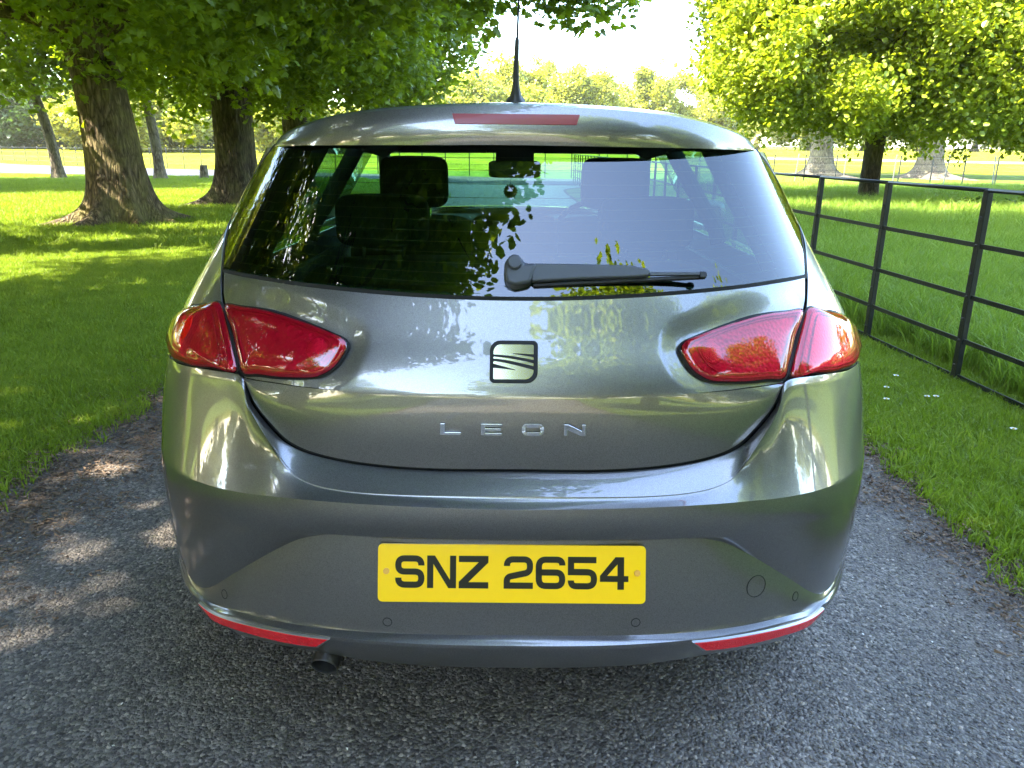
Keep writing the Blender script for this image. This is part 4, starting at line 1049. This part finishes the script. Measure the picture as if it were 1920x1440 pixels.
for i, y in enumerate(ys):
    x = FENCE_X(y); nearp = y < 8
    p = link('fence_post', post_me, fence, (x-2.66, y-4.44, -.03)); p.rotation_euler = (R(random.uniform(-.6, .6)), R(random.uniform(-.7, .7)), R(3.8) if y < 7.6 else 0)
    if nearp:
        bevel(p, .004, 2, 40)
        for hz in (.98, .825, .66, .53, .40, .27, .12): link('bolt', bolt_me, p, (-.017, 0, hz+.03))
    if i+1 < len(ys):
        y2 = ys[i+1]; x2 = FENCE_X(y2)
        for k, hz in enumerate(HR):
            mb = MB(); L0 = Vector((x-2.66, y-4.44, hz)); L1 = Vector((x2-2.66, y2-4.44, hz)); dz = random.uniform(-.004, .004)
            dd = (L1-L0).normalized(); ln = (L1-L0).length
            if k == 0: mb.tube([L0+dd*.0, L1-dd*.0], .0125, 8 if nearp else 5)
            else: mb.box((L0+L1)/2+Vector((0, 0, dz)), (.010, ln-.002, .027), Matrix.Rotation(math.atan2(-dd.x, dd.y), 3, 'Z'))
            mb.obj('rail', M['iron'], fence, k == 0)
# far fence across the park, beyond the cross road
ff = empty('estate_fence', (0, 40, 0)); tag(ff, 'distant thin iron park fence beyond the cross road, running the whole width', 'fence')
fp = post_mesh(1.2, .045, .045); fpm = mesh_from('fence_post', fp.V, fp.F, M['iron'], False)
xx = np.arange(-46, 44, 1.25); off = 1.3
for i, x in enumerate(xx):
    y = float(far_e(x))+off; link('fence_post', fpm, ff, (x, y-40, 0))
for i in range(0, len(xx)-4, 4):
    for hz in (1.13, .85, .56, .28):
        pts = [(xx[j], float(far_e(xx[j]))+off-40, hz) for j in range(i, min(i+5, len(xx)))]
        mb = MB(); mb.tube(pts, .011, 4); mb.obj('rail', M['iron'], ff)
# second, pale thin wire fence on the right, this side of the road
f3 = empty('wire_fence', (14, 26, 0)); tag(f3, 'thin pale wire fence with slim stakes in front of the road, behind the right-hand tree', 'fence')
M['galv'] = pm('galvanised', (.22, .22, .21), .5, .5)
stk = mesh_from('stake', *(lambda m: (m.V, m.F))(post_mesh(1.25, .03, .03)), M['galv'], False)
xx = np.arange(3.4, 30, 1.55)
for x in xx: link('stake', stk, f3, (x-14, float(near_e(x))-1.2-26, 0), (R(random.uniform(-4, 4)), R(random.uniform(-5, 5)), 0))
for i in range(0, len(xx)-4, 4):
    for hz in (1.15, .9, .62, .34):
        pts = [(xx[j]-14, float(near_e(xx[j]))-1.2-26, hz) for j in range(i, min(i+5, len(xx)))]
        mb = MB(); mb.tube(pts, .006, 4); mb.obj('wire', M['galv'], f3)
# ================================================================== TREES
def bark_mat(name, c0, c1, moss=None):
    m, n, l, b = new_mat(name); b.inputs['Roughness'].default_value = .9; b.inputs['Specular IOR Level'].default_value = .2
    tc = n.new('ShaderNodeTexCoord'); mp = n.new('ShaderNodeMapping'); mp.inputs['Scale'].default_value = (1, 1, .22); l.new(tc.outputs['Object'], mp.inputs['Vector'])
    w = n.new('ShaderNodeTexVoronoi'); w.feature = 'DISTANCE_TO_EDGE'; w.inputs['Scale'].default_value = 15
    nd = n.new('ShaderNodeTexNoise'); nd.inputs['Scale'].default_value = 9; nd.inputs['Detail'].default_value = 8; l.new(mp.outputs[0], nd.inputs['Vector'])
    am = n.new('ShaderNodeVectorMath'); am.operation = 'MULTIPLY_ADD'; am.inputs[1].default_value = (.18, .18, .18); l.new(nd.outputs['Color'], am.inputs[0]); l.new(mp.outputs[0], am.inputs[2]); l.new(am.outputs[0], w.inputs['Vector'])
    cr = n.new('ShaderNodeValToRGB'); e = cr.color_ramp.elements; e[0].position = .0; e[0].color = (*c0, 1); e[1].position = .35; e[1].color = (*c1, 1); l.new(w.outputs[0], cr.inputs[0])
    no = n.new('ShaderNodeTexNoise'); no.inputs['Scale'].default_value = 1.6; no.inputs['Detail'].default_value = 8; no.inputs['Roughness'].default_value = .65; l.new(tc.outputs['Object'], no.inputs['Vector'])
    mr = n.new('ShaderNodeMapRange'); mr.inputs[1].default_value = .42; mr.inputs[2].default_value = .62; l.new(no.outputs[0], mr.inputs[0])
    mx = n.new('ShaderNodeMix'); mx.data_type = 'RGBA'; l.new(mr.outputs[0], mx.inputs[0]); l.new(cr.outputs[0], mx.inputs[6]); mx.inputs[7].default_value = (*(moss or c1), 1)
    fc = n.new('ShaderNodeMix'); fc.data_type = 'RGBA'; fc.blend_type = 'MULTIPLY'; fc.inputs[0].default_value = .7; l.new(mx.outputs[2], fc.inputs[6]); 
    n4 = n.new('ShaderNodeTexNoise'); n4.inputs['Scale'].default_value = 26; n4.inputs['Detail'].default_value = 6; l.new(mp.outputs[0], n4.inputs['Vector'])
    c4 = n.new('ShaderNodeValToRGB'); c4.color_ramp.elements[0].position = .3; c4.color_ramp.elements[0].color = (.35, .35, .35, 1); c4.color_ramp.elements[1].position = .65; c4.color_ramp.elements[1].color = (1.25, 1.25, 1.25, 1); l.new(n4.outputs[0], c4.inputs[0]); l.new(c4.outputs[0], fc.inputs[7])
    l.new(fc.outputs[2], b.inputs['Base Color'])
    ha = n.new('ShaderNodeMath'); ha.operation = 'MULTIPLY_ADD'; ha.inputs[1].default_value = 1.6; l.new(w.outputs[0], ha.inputs[0]); l.new(n4.outputs[0], ha.inputs[2])
    bp = n.new('ShaderNodeBump'); bp.inputs['Strength'].default_value = 1; bp.inputs['Distance'].default_value = .035; l.new(ha.outputs[0], bp.inputs['Height']); l.new(bp.outputs[0], b.inputs['Normal'])
    return m
M['bark'] = bark_mat('brown_bark', (.045, .032, .018), (.21, .155, .09), (.16, .14, .05))
M['bark2'] = bark_mat('dark_bark', (.028, .021, .014), (.13, .10, .065), (.10, .095, .04))
M['bark3'] = bark_mat('pale_bark', (.06, .048, .035), (.30, .245, .18), (.22, .19, .12))
M['leaf'] = leaf_mat('maple_leaf', [(.08, .125, .010), (.115, .18, .013), (.155, .23, .017), (.24, .31, .028)], (2.2, 2.0, .5), rough=.4, mixf=.5)
M['leaf_b'] = leaf_mat('bright_lime_leaf', [(.12, .17, .012), (.19, .25, .018), (.26, .32, .026), (.36, .39, .07)], (1.9, 1.8, .6), rough=.38, mixf=.45)
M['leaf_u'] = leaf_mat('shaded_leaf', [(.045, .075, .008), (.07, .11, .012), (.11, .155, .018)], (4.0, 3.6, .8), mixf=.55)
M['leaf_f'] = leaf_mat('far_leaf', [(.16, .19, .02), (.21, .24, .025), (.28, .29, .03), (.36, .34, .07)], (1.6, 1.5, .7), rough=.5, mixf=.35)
M['leaf_d'] = leaf_mat('deep_green_leaf', [(.022, .045, .010), (.035, .07, .012), (.05, .09, .016)], (1.5, 1.6, .7), rough=.45, mixf=.4)
LOBES = [(0, 0), (.16, .10), (.42, .12), (.34, .30), (.52, .55), (.28, .52), (.22, .72), (0, 1.0), (-.22, .72), (-.28, .52), (-.52, .55), (-.34, .30), (-.42, .12), (-.16, .10)]
def leaf_cluster(name, n, rad, size, mat, seed, shape='maple', hang=.6, flat=.7):
    r = random.Random(seed); V = []; F = []
    for i in range(n):
        u = Vector((r.gauss(0, 1), r.gauss(0, 1), r.gauss(0, 1)*flat)); u = u.normalized()*rad*r.random()**.5
        s = size*r.uniform(.6, 1.25); az = r.uniform(0, 2*PI); dr = r.uniform(.1, 1.3)*hang; roll = r.gauss(0, .5)
        rot = Euler((-dr, roll, az)).to_matrix(); o = len(V)
        if shape == 'maple':
            for x, y in LOBES: V.append(rot @ Vector((x*s*1.05, y*s, -.10*s*abs(x)*2-.14*s*y*y))+u)
            c = len(V); V.append(rot @ Vector((0, .38*s, .05*s))+u); m = len(LOBES)
            F += [(o+k, o+(k+1) % m, c) for k in range(m)]
        elif shape == 'oval':
            for x, y in ((0, 0), (.38, .35), (.30, .75), (0, 1), (-.30, .75), (-.38, .35)): V.append(rot @ Vector((x*s, y*s, -.12*s*abs(x)*2-.1*s*y*y))+u)
            F += [(o, o+1, o+2, o+3), (o, o+3, o+4, o+5)]
        else:
            for x, y in ((-.35, 0), (.35, .1), (.3, .9), (-.3, 1.0)): V.append(rot @ Vector((x*s, y*s, -.1*s*y))+u)
            F.append((o, o+1, o+2, o+3))
    return src_obj(name, V, F, mat)
C_maple = [leaf_cluster('maple_spray', 34, .42, .125, M['leaf'], i) for i in range(5)]
C_lime = [leaf_cluster('lime_spray', 44, .46, .115, M['leaf_b'], 40+i, 'oval', .8) for i in range(5)]
C_mid = [leaf_cluster('mid_spray', 40, .55, .14, M['leaf'], 60+i, 'oval') for i in range(4)]
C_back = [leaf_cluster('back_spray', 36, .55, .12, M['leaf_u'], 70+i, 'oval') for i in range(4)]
C_far = [leaf_cluster('far_spray', 60, 1.0, .26, M['leaf_f'], 80+i, 'quad') for i in range(4)]
C_fard = [leaf_cluster('dark_spray', 60, 1.0, .26, M['leaf_d'], 90+i, 'quad') for i in range(4)]
def crown_points(ells, n, seed, shell=.55, clump=.9, gap=.0):
    """points in a union of ellipsoids, gathered in boughs; leaves gaps between"""
    r = np.random.default_rng(seed); vol = np.array([e[1][0]*e[1][1]*e[1][2] for e in ells])**(2/3.); vol /= vol.sum(); P = []; 
    while len(P) < n:
        i = r.choice(len(ells), p=vol); c, rd = ells[i][:2]
        u = r.normal(size=3); u /= np.linalg.norm(u); k = (shell**3+(1-shell**3)*r.random())**(1/3.)
        p = np.array(c)+u*np.array(rd)*k*(1+.16*mnoise.noise(Vector(u*2.3+seed)))
        if gap and mnoise.noise(Vector(p*clump+seed*1.7)) < gap-.0: continue
        P.append(p)
    return np.array(P)
# foliage removed towards the sun, shaped to drop light patches on ground, lawn and trunk
def _u(px, py, r, Y=None): p = unproj(px, py, 0, Y); return (p, r)
OPEN = [_u(225, 1072, .36), _u(300, 1035, .22), _u(345, 1030, .16), _u(105, 862, .28), _u(128, 1272, .14), _u(1697, 1088, .12), _u(1900, 850, .22), _u(283, 745, .14), _u(700, 1290, .03),
        _u(30, 597, .12), _u(140, 488, .55), _u(300, 482, .45), _u(50, 525, .35), _u(215, 455, .4), _u(395, 432, .5), _u(60, 450, .3), _u(75, 560, .28), _u(20, 500, .35), _u(210, 590, .16), _u(360, 535, .25), _u(120, 640, .14), _u(20, 740, .10), _u(350, 470, .3),
        _u(1450, 398, 1.5), _u(1560, 402, 1.6), _u(1680, 408, 1.7), _u(1790, 405, 1.7), _u(1900, 400, 1.8), _u(1500, 345, 2.0), _u(1800, 360, 2.0), _u(1640, 360, 1.5), _u(1720, 640, .3), _u(1880, 560, .3),
        _u(243, 330, .30, 13.1), _u(262, 372, .25, 12.9), _u(300, 420, .3, 12.7), _u(110, 430, .3, 13)]
def open_up(P, root):
    W = P+np.array([root.location.x, root.location.y, 0]); keep = np.ones(len(P), bool); s = np.array(SUN)
    for p, r in OPEN:
        v = W-np.array(p); t = v@s; d = np.linalg.norm(v-t[:, None]*s, axis=1); keep &= ~((t > 1) & (d < r+(.16 if r < .7 else .35)))
    return keep
def trunk_mesh(mb, base, h, r0, r1, lean=(0, 0), flare=1.9, roots=0, seed=0, n=64, fork=None):
    r = random.Random(seed); rows = 34; V = []; ph = r.uniform(0, 6)
    ra = [r.uniform(0, 2*PI)+0 for _ in range(roots)] if roots else []
    if roots: ra = [2*PI*k/roots+r.uniform(-.25, .25) for k in range(roots)]; rl = [r.uniform(.6, 1.3) for _ in range(roots)]
    for i in range(rows):
        t = (i/(rows-1))**1.7; z = -.10+t*(h+.10); rr = r0+(r1-r0)*min(1, t*1.05); fl = math.exp(-max(0, z)/(.30*r0/.5+.12))
        cx, cy = lean[0]*t*t, lean[1]*t*t
        for k in range(n):
            a = 2*PI*k/n; d = Vector((math.cos(a), math.sin(a), 0)); q = 1+.07*mnoise.noise(Vector((math.cos(a)*1.6, math.sin(a)*1.6, z*.7+seed)))+.035*mnoise.noise(Vector((math.cos(a)*5, math.sin(a)*5, z*1.4+seed)))
            fr = (flare-1)*fl
            for a_, l_ in zip(ra, rl if roots else []):
                da = math.atan2(math.sin(a-a_), math.cos(a-a_)); fr += l_*2.1*math.exp(-(da/(.12+.05*l_))**2)*math.exp(-max(0, z)/.13)+l_*.45*math.exp(-(da/.26)**2)*math.exp(-max(0, z)/.55)
            rad = rr*q*(1+fr); V.append((cx+d.x*rad, cy+d.y*rad, z))
    mb.add(V, grid_faces(rows, n, 0, True))
def limb(mb, p0, p1, r0, r1, seed=0, n=8, sag=.0, seg=9):
    r = random.Random(seed); p0, p1 = Vector(p0), Vector(p1); L_ = (p1-p0).length; pts = []; rad = []
    for i in range(seg+1):
        t = i/seg; w = Vector((r.gauss(0, 1), r.gauss(0, 1), r.gauss(0, .6)))*L_*.025*math.sin(PI*t); pts.append(p0.lerp(p1, t)+w+Vector((0, 0, 1))*math.sin(PI*t)*L_*sag); rad.append(r0+(r1-r0)*t**.8)
    mb.tube(pts, rad, n); return pts
def bough(root, loc, ells, n, srcs, ls, seed):
    """an extra, thick spray of foliage on one limb"""
    E = [((c[0]-loc[0], c[1]-loc[1], c[2]), rd) for c, rd in ells]; P = crown_points(E, n, seed, .15, 1.2, -.25); rot = np.zeros((n, 3)); rot[:, 2] = RNG.uniform(0, 2*PI, n); rot[:, :2] = RNG.normal(0, .35, (n, 2))
    scatter('foliage_bough', P, rot, RNG.uniform(*ls, n), srcs, root)
def tree(label, loc, trunk_h, r0, r1, ells, nleaf, srcs, bark, name='maple_tree', group=None, lean=(0, 0), roots=0, limbs=14, seed=1, lscale=(.8, 1.25), gap=-.05, shell=.5, flare=1.6, extra=None, clump=.75, limb_r=.12, cat='tree'):
    root = empty(name, (loc[0], loc[1], gz(*loc))); tag(root, label, cat, group); r = random.Random(seed)
    mb = MB(); trunk_mesh(mb, (0, 0), trunk_h, r0, r1, lean, flare, roots, seed)
    top = Vector((lean[0], lean[1], trunk_h))
    E = [((c[0]-loc[0], c[1]-loc[1], c[2]-gz(*loc)), rd) for c, rd in ells]
    mb.obj('trunk', bark, root, True)
    if limbs:
        mb = MB()
        for i in range(limbs):
            c, rd = E[i % len(E)]; u = Vector((r.gauss(0, 1), r.gauss(0, 1), r.gauss(.1, .7))).normalized()
            tgt = Vector(c)+Vector((u.x*rd[0]*.8, u.y*rd[1]*.8, u.z*rd[2]*.75)); t0 = r.uniform(.62, 1.0)
            st = Vector((lean[0]*t0*t0, lean[1]*t0*t0, trunk_h*t0)); pts = limb(mb, st, tgt, limb_r*r.uniform(.6, 1.1), .018, seed*31+i, 7, r.uniform(-.02, .08))
            for j in range(4):
                q = pts[r.randint(3, 8)]; u2 = Vector((r.gauss(0, 1), r.gauss(0, 1), r.gauss(.15, .5))).normalized()*r.uniform(.8, 2.4)
                limb(mb, q, q+u2, .028, .006, seed*77+i*5+j, 5, .02, 5)
        if extra:
            for e in extra: limb(mb, Vector(e[0])-Vector((loc[0], loc[1], 0)), Vector(e[1])-Vector((loc[0], loc[1], 0)), e[2], e[3], seed+5, 10, e[4] if len(e) > 4 else .05, 12)
        mb.obj('branches', bark, root, True)['kind'] = 'stuff'
    P = crown_points(E, nleaf, seed, shell, clump, gap); P = P[open_up(P, root)] if loc[0] < 0 else P; n_ = len(P)
    rot = np.zeros((n_, 3)); rot[:, 2] = RNG.uniform(0, 2*PI, n_); rot[:, :2] = RNG.normal(0, .35, (n_, 2))
    scatter('foliage', P, rot, RNG.uniform(*lscale, n_), srcs, root)
    return root
AV = 'mature trees in the row left of the drive'
# the avenue on the left: first tree is the big one in view
T1 = tree('massive brown-trunked maple with spreading roots, nearest tree on the left lawn', (-6.75, 13.6), 4.6, .455, .36,
     [((-6.5, 12.8, 8.6), (6.9, 6.2, 6.3)), ((-3.2, 9.3, 4.3), (3.4, 2.0, 2.1)), ((-8.5, 10.0, 4.4), (3.6, 2.2, 1.9)), ((-3.6, 12.0, 6.5), (2.9, 3.0, 3.0))],
     5200, C_maple, M['bark'], roots=7, lean=(-.5, 0), limbs=20, seed=3, flare=1.18, limb_r=.2, gap=-.16,
     extra=[((-7.1, 13.5, 3.3), (-12.5, 11.5, 5.0), .17, .05, .03), ((-7.5, 13.6, 4.3), (-8.6, 12.9, 8.5), .30, .12), ((-7.3, 13.6, 4.1), (-4.2, 13.6, 8.6), .24, .10)])
bough(T1, (-6.75, 13.6), [((-.1, 8.6, 3.2), (.75, .9, .55)), ((.80, 8.7, 3.0), (.50, .7, .50)), ((-1.3, 9.3, 3.6), (1.1, 1.2, .9)), ((-.4, 9.0, 4.3), (1.6, 1.2, .9))], 260, C_maple, (.6, .95), 71)
tree('dark thick-trunked maple behind the nearest one, partly hidden by the car roof', (-6.35, 18.3), 4.6, .47, .40,
     [((-6.6, 18.0, 8.4), (5.8, 5.5, 6.2)), ((-4.2, 16.2, 4.6), (3.4, 2.4, 2.5))],
     4200, C_maple, M['bark2'], roots=5, limbs=16, seed=5, flare=1.3, limb_r=.18, gap=-.12)
tree('further avenue tree seen as dense foliage just left above the car roof', (-6.9, 25.5), 4.2, .42, .35,
     [((-7.2, 25.5, 8.0), (5.8, 5.5, 6.0)), ((-4.0, 24.0, 4.6), (3.0, 2.8, 2.7))], 2600, C_mid, M['bark2'], limbs=12, seed=8, lscale=(1, 1.5), gap=-.12)
# avenue trees whose crowns hang over and behind the camera (seen in the reflections and in the shade they cast)
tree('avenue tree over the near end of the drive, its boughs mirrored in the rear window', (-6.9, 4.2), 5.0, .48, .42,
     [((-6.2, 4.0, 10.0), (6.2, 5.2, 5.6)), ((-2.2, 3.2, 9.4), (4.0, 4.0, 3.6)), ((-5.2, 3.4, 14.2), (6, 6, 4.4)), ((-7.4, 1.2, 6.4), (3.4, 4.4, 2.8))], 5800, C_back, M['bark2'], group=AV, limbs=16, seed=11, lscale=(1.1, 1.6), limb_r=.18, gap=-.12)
tree('avenue tree behind the camera, seen only as dark boughs reflected in the car', (-5.6, -4.2), 4.5, .45, .40,
     [((-5.6, -3.6, 10.6), (5.4, 5.2, 4.6)), ((-2.6, -2.6, 8.8), (2.8, 3.4, 2.8))], 3000, C_back, M['bark2'], group=AV, limbs=18, seed=13, lscale=(1.1, 1.6), limb_r=.2, gap=-.2)
tree('next avenue tree down the drive behind the camera, reflected low in the tailgate', (-13.4, -15), 4.5, .42, .36,
     [((-13.0, -15, 7.6), (5.6, 5.2, 5.4))], 1300, C_back, M['bark2'], group=AV, limbs=10, seed=14, lscale=(1.2, 1.7), gap=-.08)
tree('broad tree right of the drive behind the camera, reflected dark in the tailgate', (4.6, -10.8), 3.6, .35, .28, [((4.4, -10.8, 7.6), (4.8, 4.2, 5.7)), ((2.2, -10.4, 4.8), (2.8, 2.6, 2.6))], 1700, C_mid, M['bark2'], limbs=10, seed=17, lscale=(1.2, 1.8), gap=-.15, name='round_tree')
tree('squat tree beyond the fence behind the camera, reflected dark by the right tail light', (12.5, -6), 2.6, .3, .25, [((12.3, -6, 5.5), (5.4, 4.8, 4.9))], 1400, C_mid, M['bark2'], limbs=8, seed=18, lscale=(1.2, 1.8), gap=-.15, name='round_tree')
tree('round-headed tree far behind the camera, reflected above the number plate', (5.5, -27), 3.2, .4, .3, [((5.5, -27, 6.2), (6, 5, 4.6))], 700, C_far, M['bark2'], limbs=6, seed=15, name='round_tree')
tree('loose young tree far behind the camera on the left, reflected by the left tail light', (-14, -30), 3.2, .4, .3, [((-14, -30, 6.4), (7, 6, 5))], 700, C_far, M['bark2'], limbs=6, seed=16, name='round_tree')
for i_, (x_, y_) in enumerate(((-21, 3), (-25, 12), (-23, 22.5), (-19, -8))):
    tree(('wide leafy tree left of the lawn, outside the picture beside the car', 'wide leafy tree left of the lawn, behind the first one', 'wide leafy tree left of the lawn, level with the dark maple', 'wide leafy tree left of the lawn, behind the camera')[i_], (x_, y_), 3.5, .4, .3, [((x_, y_, 6.8), (5.6, 5.2, 5.4))], 800, C_far, M['bark2'], limbs=4, seed=90+i_, name='round_tree')
# right-hand tree
TL = tree('sunlit lime-green tree with a low wide crown and dark straight trunk beyond the right fence', (8.75, 19.6), 4.6, .235, .20,
     [((9.4, 19.0, 5.4), (5.4, 4.4, 4.1)), ((6.6, 17.8, 3.5), (2.6, 2.4, 2.0)), ((9.6, 17.0, 3.3), (2.8, 1.8, 1.7)), ((12.4, 18.0, 3.6), (3.6, 2.8, 2.2)), ((9.6, 19.2, 9.4), (5.0, 4.4, 3.8)), ((14.8, 19.0, 4.8), (3.2, 3.0, 3.0))],
     6600, C_lime, M['bark2'], roots=0, limbs=10, seed=21, lscale=(.75, 1.15), gap=-.16, name='lime_tree', limb_r=.10, flare=1.25, clump=.85,
     extra=[((8.8, 19.5, 3.2), (13.6, 18.0, 1.75), .05, .02, -.06)])
bough(TL, (8.75, 19.6), [((3.9, 17.6, 6.6), (1.5, 1.2, 1.0)), ((4.9, 18.0, 5.2), (1.3, 1.2, 1.0)), ((5.0, 17.6, 3.0), (1.2, 1.2, .9)), ((14.2, 18, 2.9), (2.2, 1.5, 1.2)), ((11.2, 17.4, 2.6), (1.8, 1.2, .9)), ((7.2, 17.2, 2.5), (1.6, 1.2, .7))], 700, C_lime, (.7, 1.0), 72)
tree('pale broad-based trunk standing in the park just behind the lime tree, left of it', (17.2, 45), 4.5, .62, .5, [((17.2, 45, 9.0), (6.5, 5, 5.8))], 900, C_far, M['bark3'], name='park_tree', limbs=8, seed=31, flare=1.7, roots=5)
tree('gnarled pale trunk standing in the park to the right of the lime tree trunk', (22.3, 43), 4.2, .62, .5, [((22.3, 43, 9.0), (6.5, 5, 5.6))], 900, C_far, M['bark3'], name='park_tree', limbs=8, seed=32, flare=2.0, roots=6)
# slim trees on the left lawn
SL = 'slim young trees on the left lawn'
tree('slim leaning tree with a pale trunk, far left on the lawn', (-17.9, 31.3), 6.5, .21, .13, [((-18.4, 30.6, 7.2), (4.6, 4.2, 3.9)), ((-15.2, 30.5, 4.6), (2.4, 2, 1.4))], 800, C_mid, M['bark3'], group=SL, lean=(-1.7, -.3), limbs=9, seed=41, name='slim_tree', lscale=(1.2, 1.8), gap=.0, limb_r=.07, shell=.3)
tree('slim leaning tree between the two massive maples', (-13.9, 31.3), 6.5, .20, .13, [((-13.6, 31.0, 7.2), (4.2, 4.0, 3.7))], 700, C_mid, M['bark3'], group=SL, lean=(-.9, 0), limbs=9, seed=42, name='slim_tree', lscale=(1.2, 1.8), gap=.0, limb_r=.07, shell=.3)
# stump
mb = MB(); trunk_mesh(mb, (0, 0), .58, .17, .15, (.02, 0), 1.15, 0, 5, 16); me_ = mb; st = empty('tree_stump', (-12.65, 32.5, 0)); tag(st, 'short cut tree stump on the lawn between the slim tree and the dark maple', 'stump')
mb.obj('stump_bark', M['bark3'], st, True); mb = MB(); V, F = lathe([(.152, .57), (.12, .585), (.0001, .588)], 16); mb.add([(x+.02, y, z) for x, y, z in V], F); mb.obj('cut_face', M['bark3'], st, True)
# weed clump by the lime tree
wd = empty('weed_clump', (10.6, 16.6, 0)); tag(wd, 'dark leafy weed clump in the long grass right of the lime tree trunk', 'weed'); 
wsrc = [leaf_cluster('weed_leaf', 26, .22, .12, M['leaf_d'], 200+i, 'oval', .3) for i in range(2)]
wp_ = np.array([(U(-1.3, 1.0), U(-.4, .4), U(.12, .42)) for _ in range(26)]); scatter('foliage', wp_, RNG.uniform(0, 6, (26, 3))*[.1, .1, 1], RNG.uniform(.7, 1.1, 26), wsrc, wd)
mb = MB()
for p in wp_[:12]: mb.tube([(p[0], p[1], 0), tuple(p)], .008, 5)
mb.obj('stem', M['longgrass'], wd)['kind'] = 'stuff'
# park trees round the far edge, each a tree of its own
def far_tree(lb, x, y, w, h, base, src, n, seed, grp, nm='far_tree', dk=False):
    r = random.Random(seed*7); E = [((x, y, base+h*.48), (w*.72, w*.6, h*.50))]
    for _ in range(r.randint(3, 6)):
        a = r.uniform(0, 2*PI); q = r.uniform(.4, .75); zz = r.uniform(.25, .72)
        E.append(((x+math.cos(a)*w*q, y+math.sin(a)*w*.4, base+h*zz), (w*r.uniform(.28, .5), w*.35, h*r.uniform(.14, .26))))
    tree(lb, (x, y), max(1.2, h*.3), .3+w*.03, .2, E, int(n*1.1), src, M['bark2'], name=nm, group=grp, limbs=3, seed=seed, lscale=(.8, 1.5), gap=.04, clump=.35, shell=.5, limb_r=.15)
ORD = 'first second third fourth fifth sixth seventh eighth ninth tenth eleventh twelfth thirteenth fourteenth fifteenth sixteenth seventeenth eighteenth nineteenth twentieth twenty-first twenty-second'.split()
FG = 'park trees along the far skyline'
RR = random.Random(5)
def place(px, ytop, Y, w, lb, seed, dk=False, n=None, base=.5):
    x = (px-960)/FPX*Y*1.03; xr = px-960; up = 720-ytop-(-(px-960)*.00925)*0; d = ray(0, ytop-720); ztop = CAM_Z+d.z/d.y*Y; base = gz(x, Y)+.4
    far_tree(lb, x, Y, w, max(2, ztop-base), base, C_fard if dk else C_far, n or int(60*w*1.0*max(1, ztop/8)), seed, FG)
place(1085, 124, 118, 7.5, 'rounded yellow-green tree on the skyline just right of the car aerial', 301, n=800)
place(1000, 98, 125, 3.0, 'narrow taller tree on the skyline, immediately right of the aerial', 302, n=300)
place(925, 100, 100, 6.5, 'dark green tree on the skyline left of the aerial', 303, n=700)
place(1203, 102, 120, 3.6, 'feathery poplar-like tree in the middle of the sky gap', 304, n=380)
place(1245, 128, 124, 3.4, 'smaller feathery tree right of the poplar-like one', 314, n=300)
place(1305, 138, 122, 5.5, 'feathery tree beside the lime crown at the right end of the sky gap', 305, n=500)
place(1150, 158, 128, 7, 'lower hazy tree between the rounded tree and the feathery one', 306, n=500)
place(975, 165, 95, 5, 'low yellow bush right behind the aerial foot', 307, n=400)
place(870, 130, 110, 8, 'skyline tree half hidden by the avenue foliage above the roof', 308, n=500)
for i in range(13):
    px = -60+i*78; place(px, RR.uniform(120, 215), RR.uniform(78, 92), RR.uniform(6, 8.5), ORD[i]+' bushy tree from the left in the hedge line behind the park fence', 320+i, n=560, dk=(i % 4 == 2), base=.2)
for i in range(7):
    px = 1380+i*95; place(px, RR.uniform(120, 190), RR.uniform(120, 145), RR.uniform(9, 12), ORD[i]+' tree from the left in the distant belt behind the lime tree', 350+i, n=500, base=.2)
for i in range(22):   # belt that closes the park beside and behind the camera
    a = R(50+i*12.0); x, y = 64*math.sin(a+0), 64*math.cos(a); 
    if y > 40: continue
    far_tree(ORD[i]+' tree, counted clockwise from the right, in the belt closing the park behind the camera', x, y, RR.uniform(8, 12), RR.uniform(9, 14), .3, C_far, 330, 400+i, 'park trees behind the camera')

# ------------------------------------------------------------------ thin warm haze added as a veil of glare: one closed box round everything
mb = MB(); mb.box((0, 10, 10), (620, 620, 24)); hz = mb.obj('haze', None)
hm = bpy.data.materials.new('veil_haze'); hm.use_nodes = True; hn = hm.node_tree.nodes; hn.remove(hn['Principled BSDF'])
pv = hn.new('ShaderNodeVolumePrincipled'); pv.inputs['Color'].default_value = (1, .95, .66, 1); pv.inputs['Density'].default_value = .00045; pv.inputs['Anisotropy'].default_value = .5
hm.node_tree.links.new(pv.outputs[0], hn['Material Output'].inputs['Volume']); hz.data.materials.clear(); hz.data.materials.append(hm); tag(hz, kind='stuff')
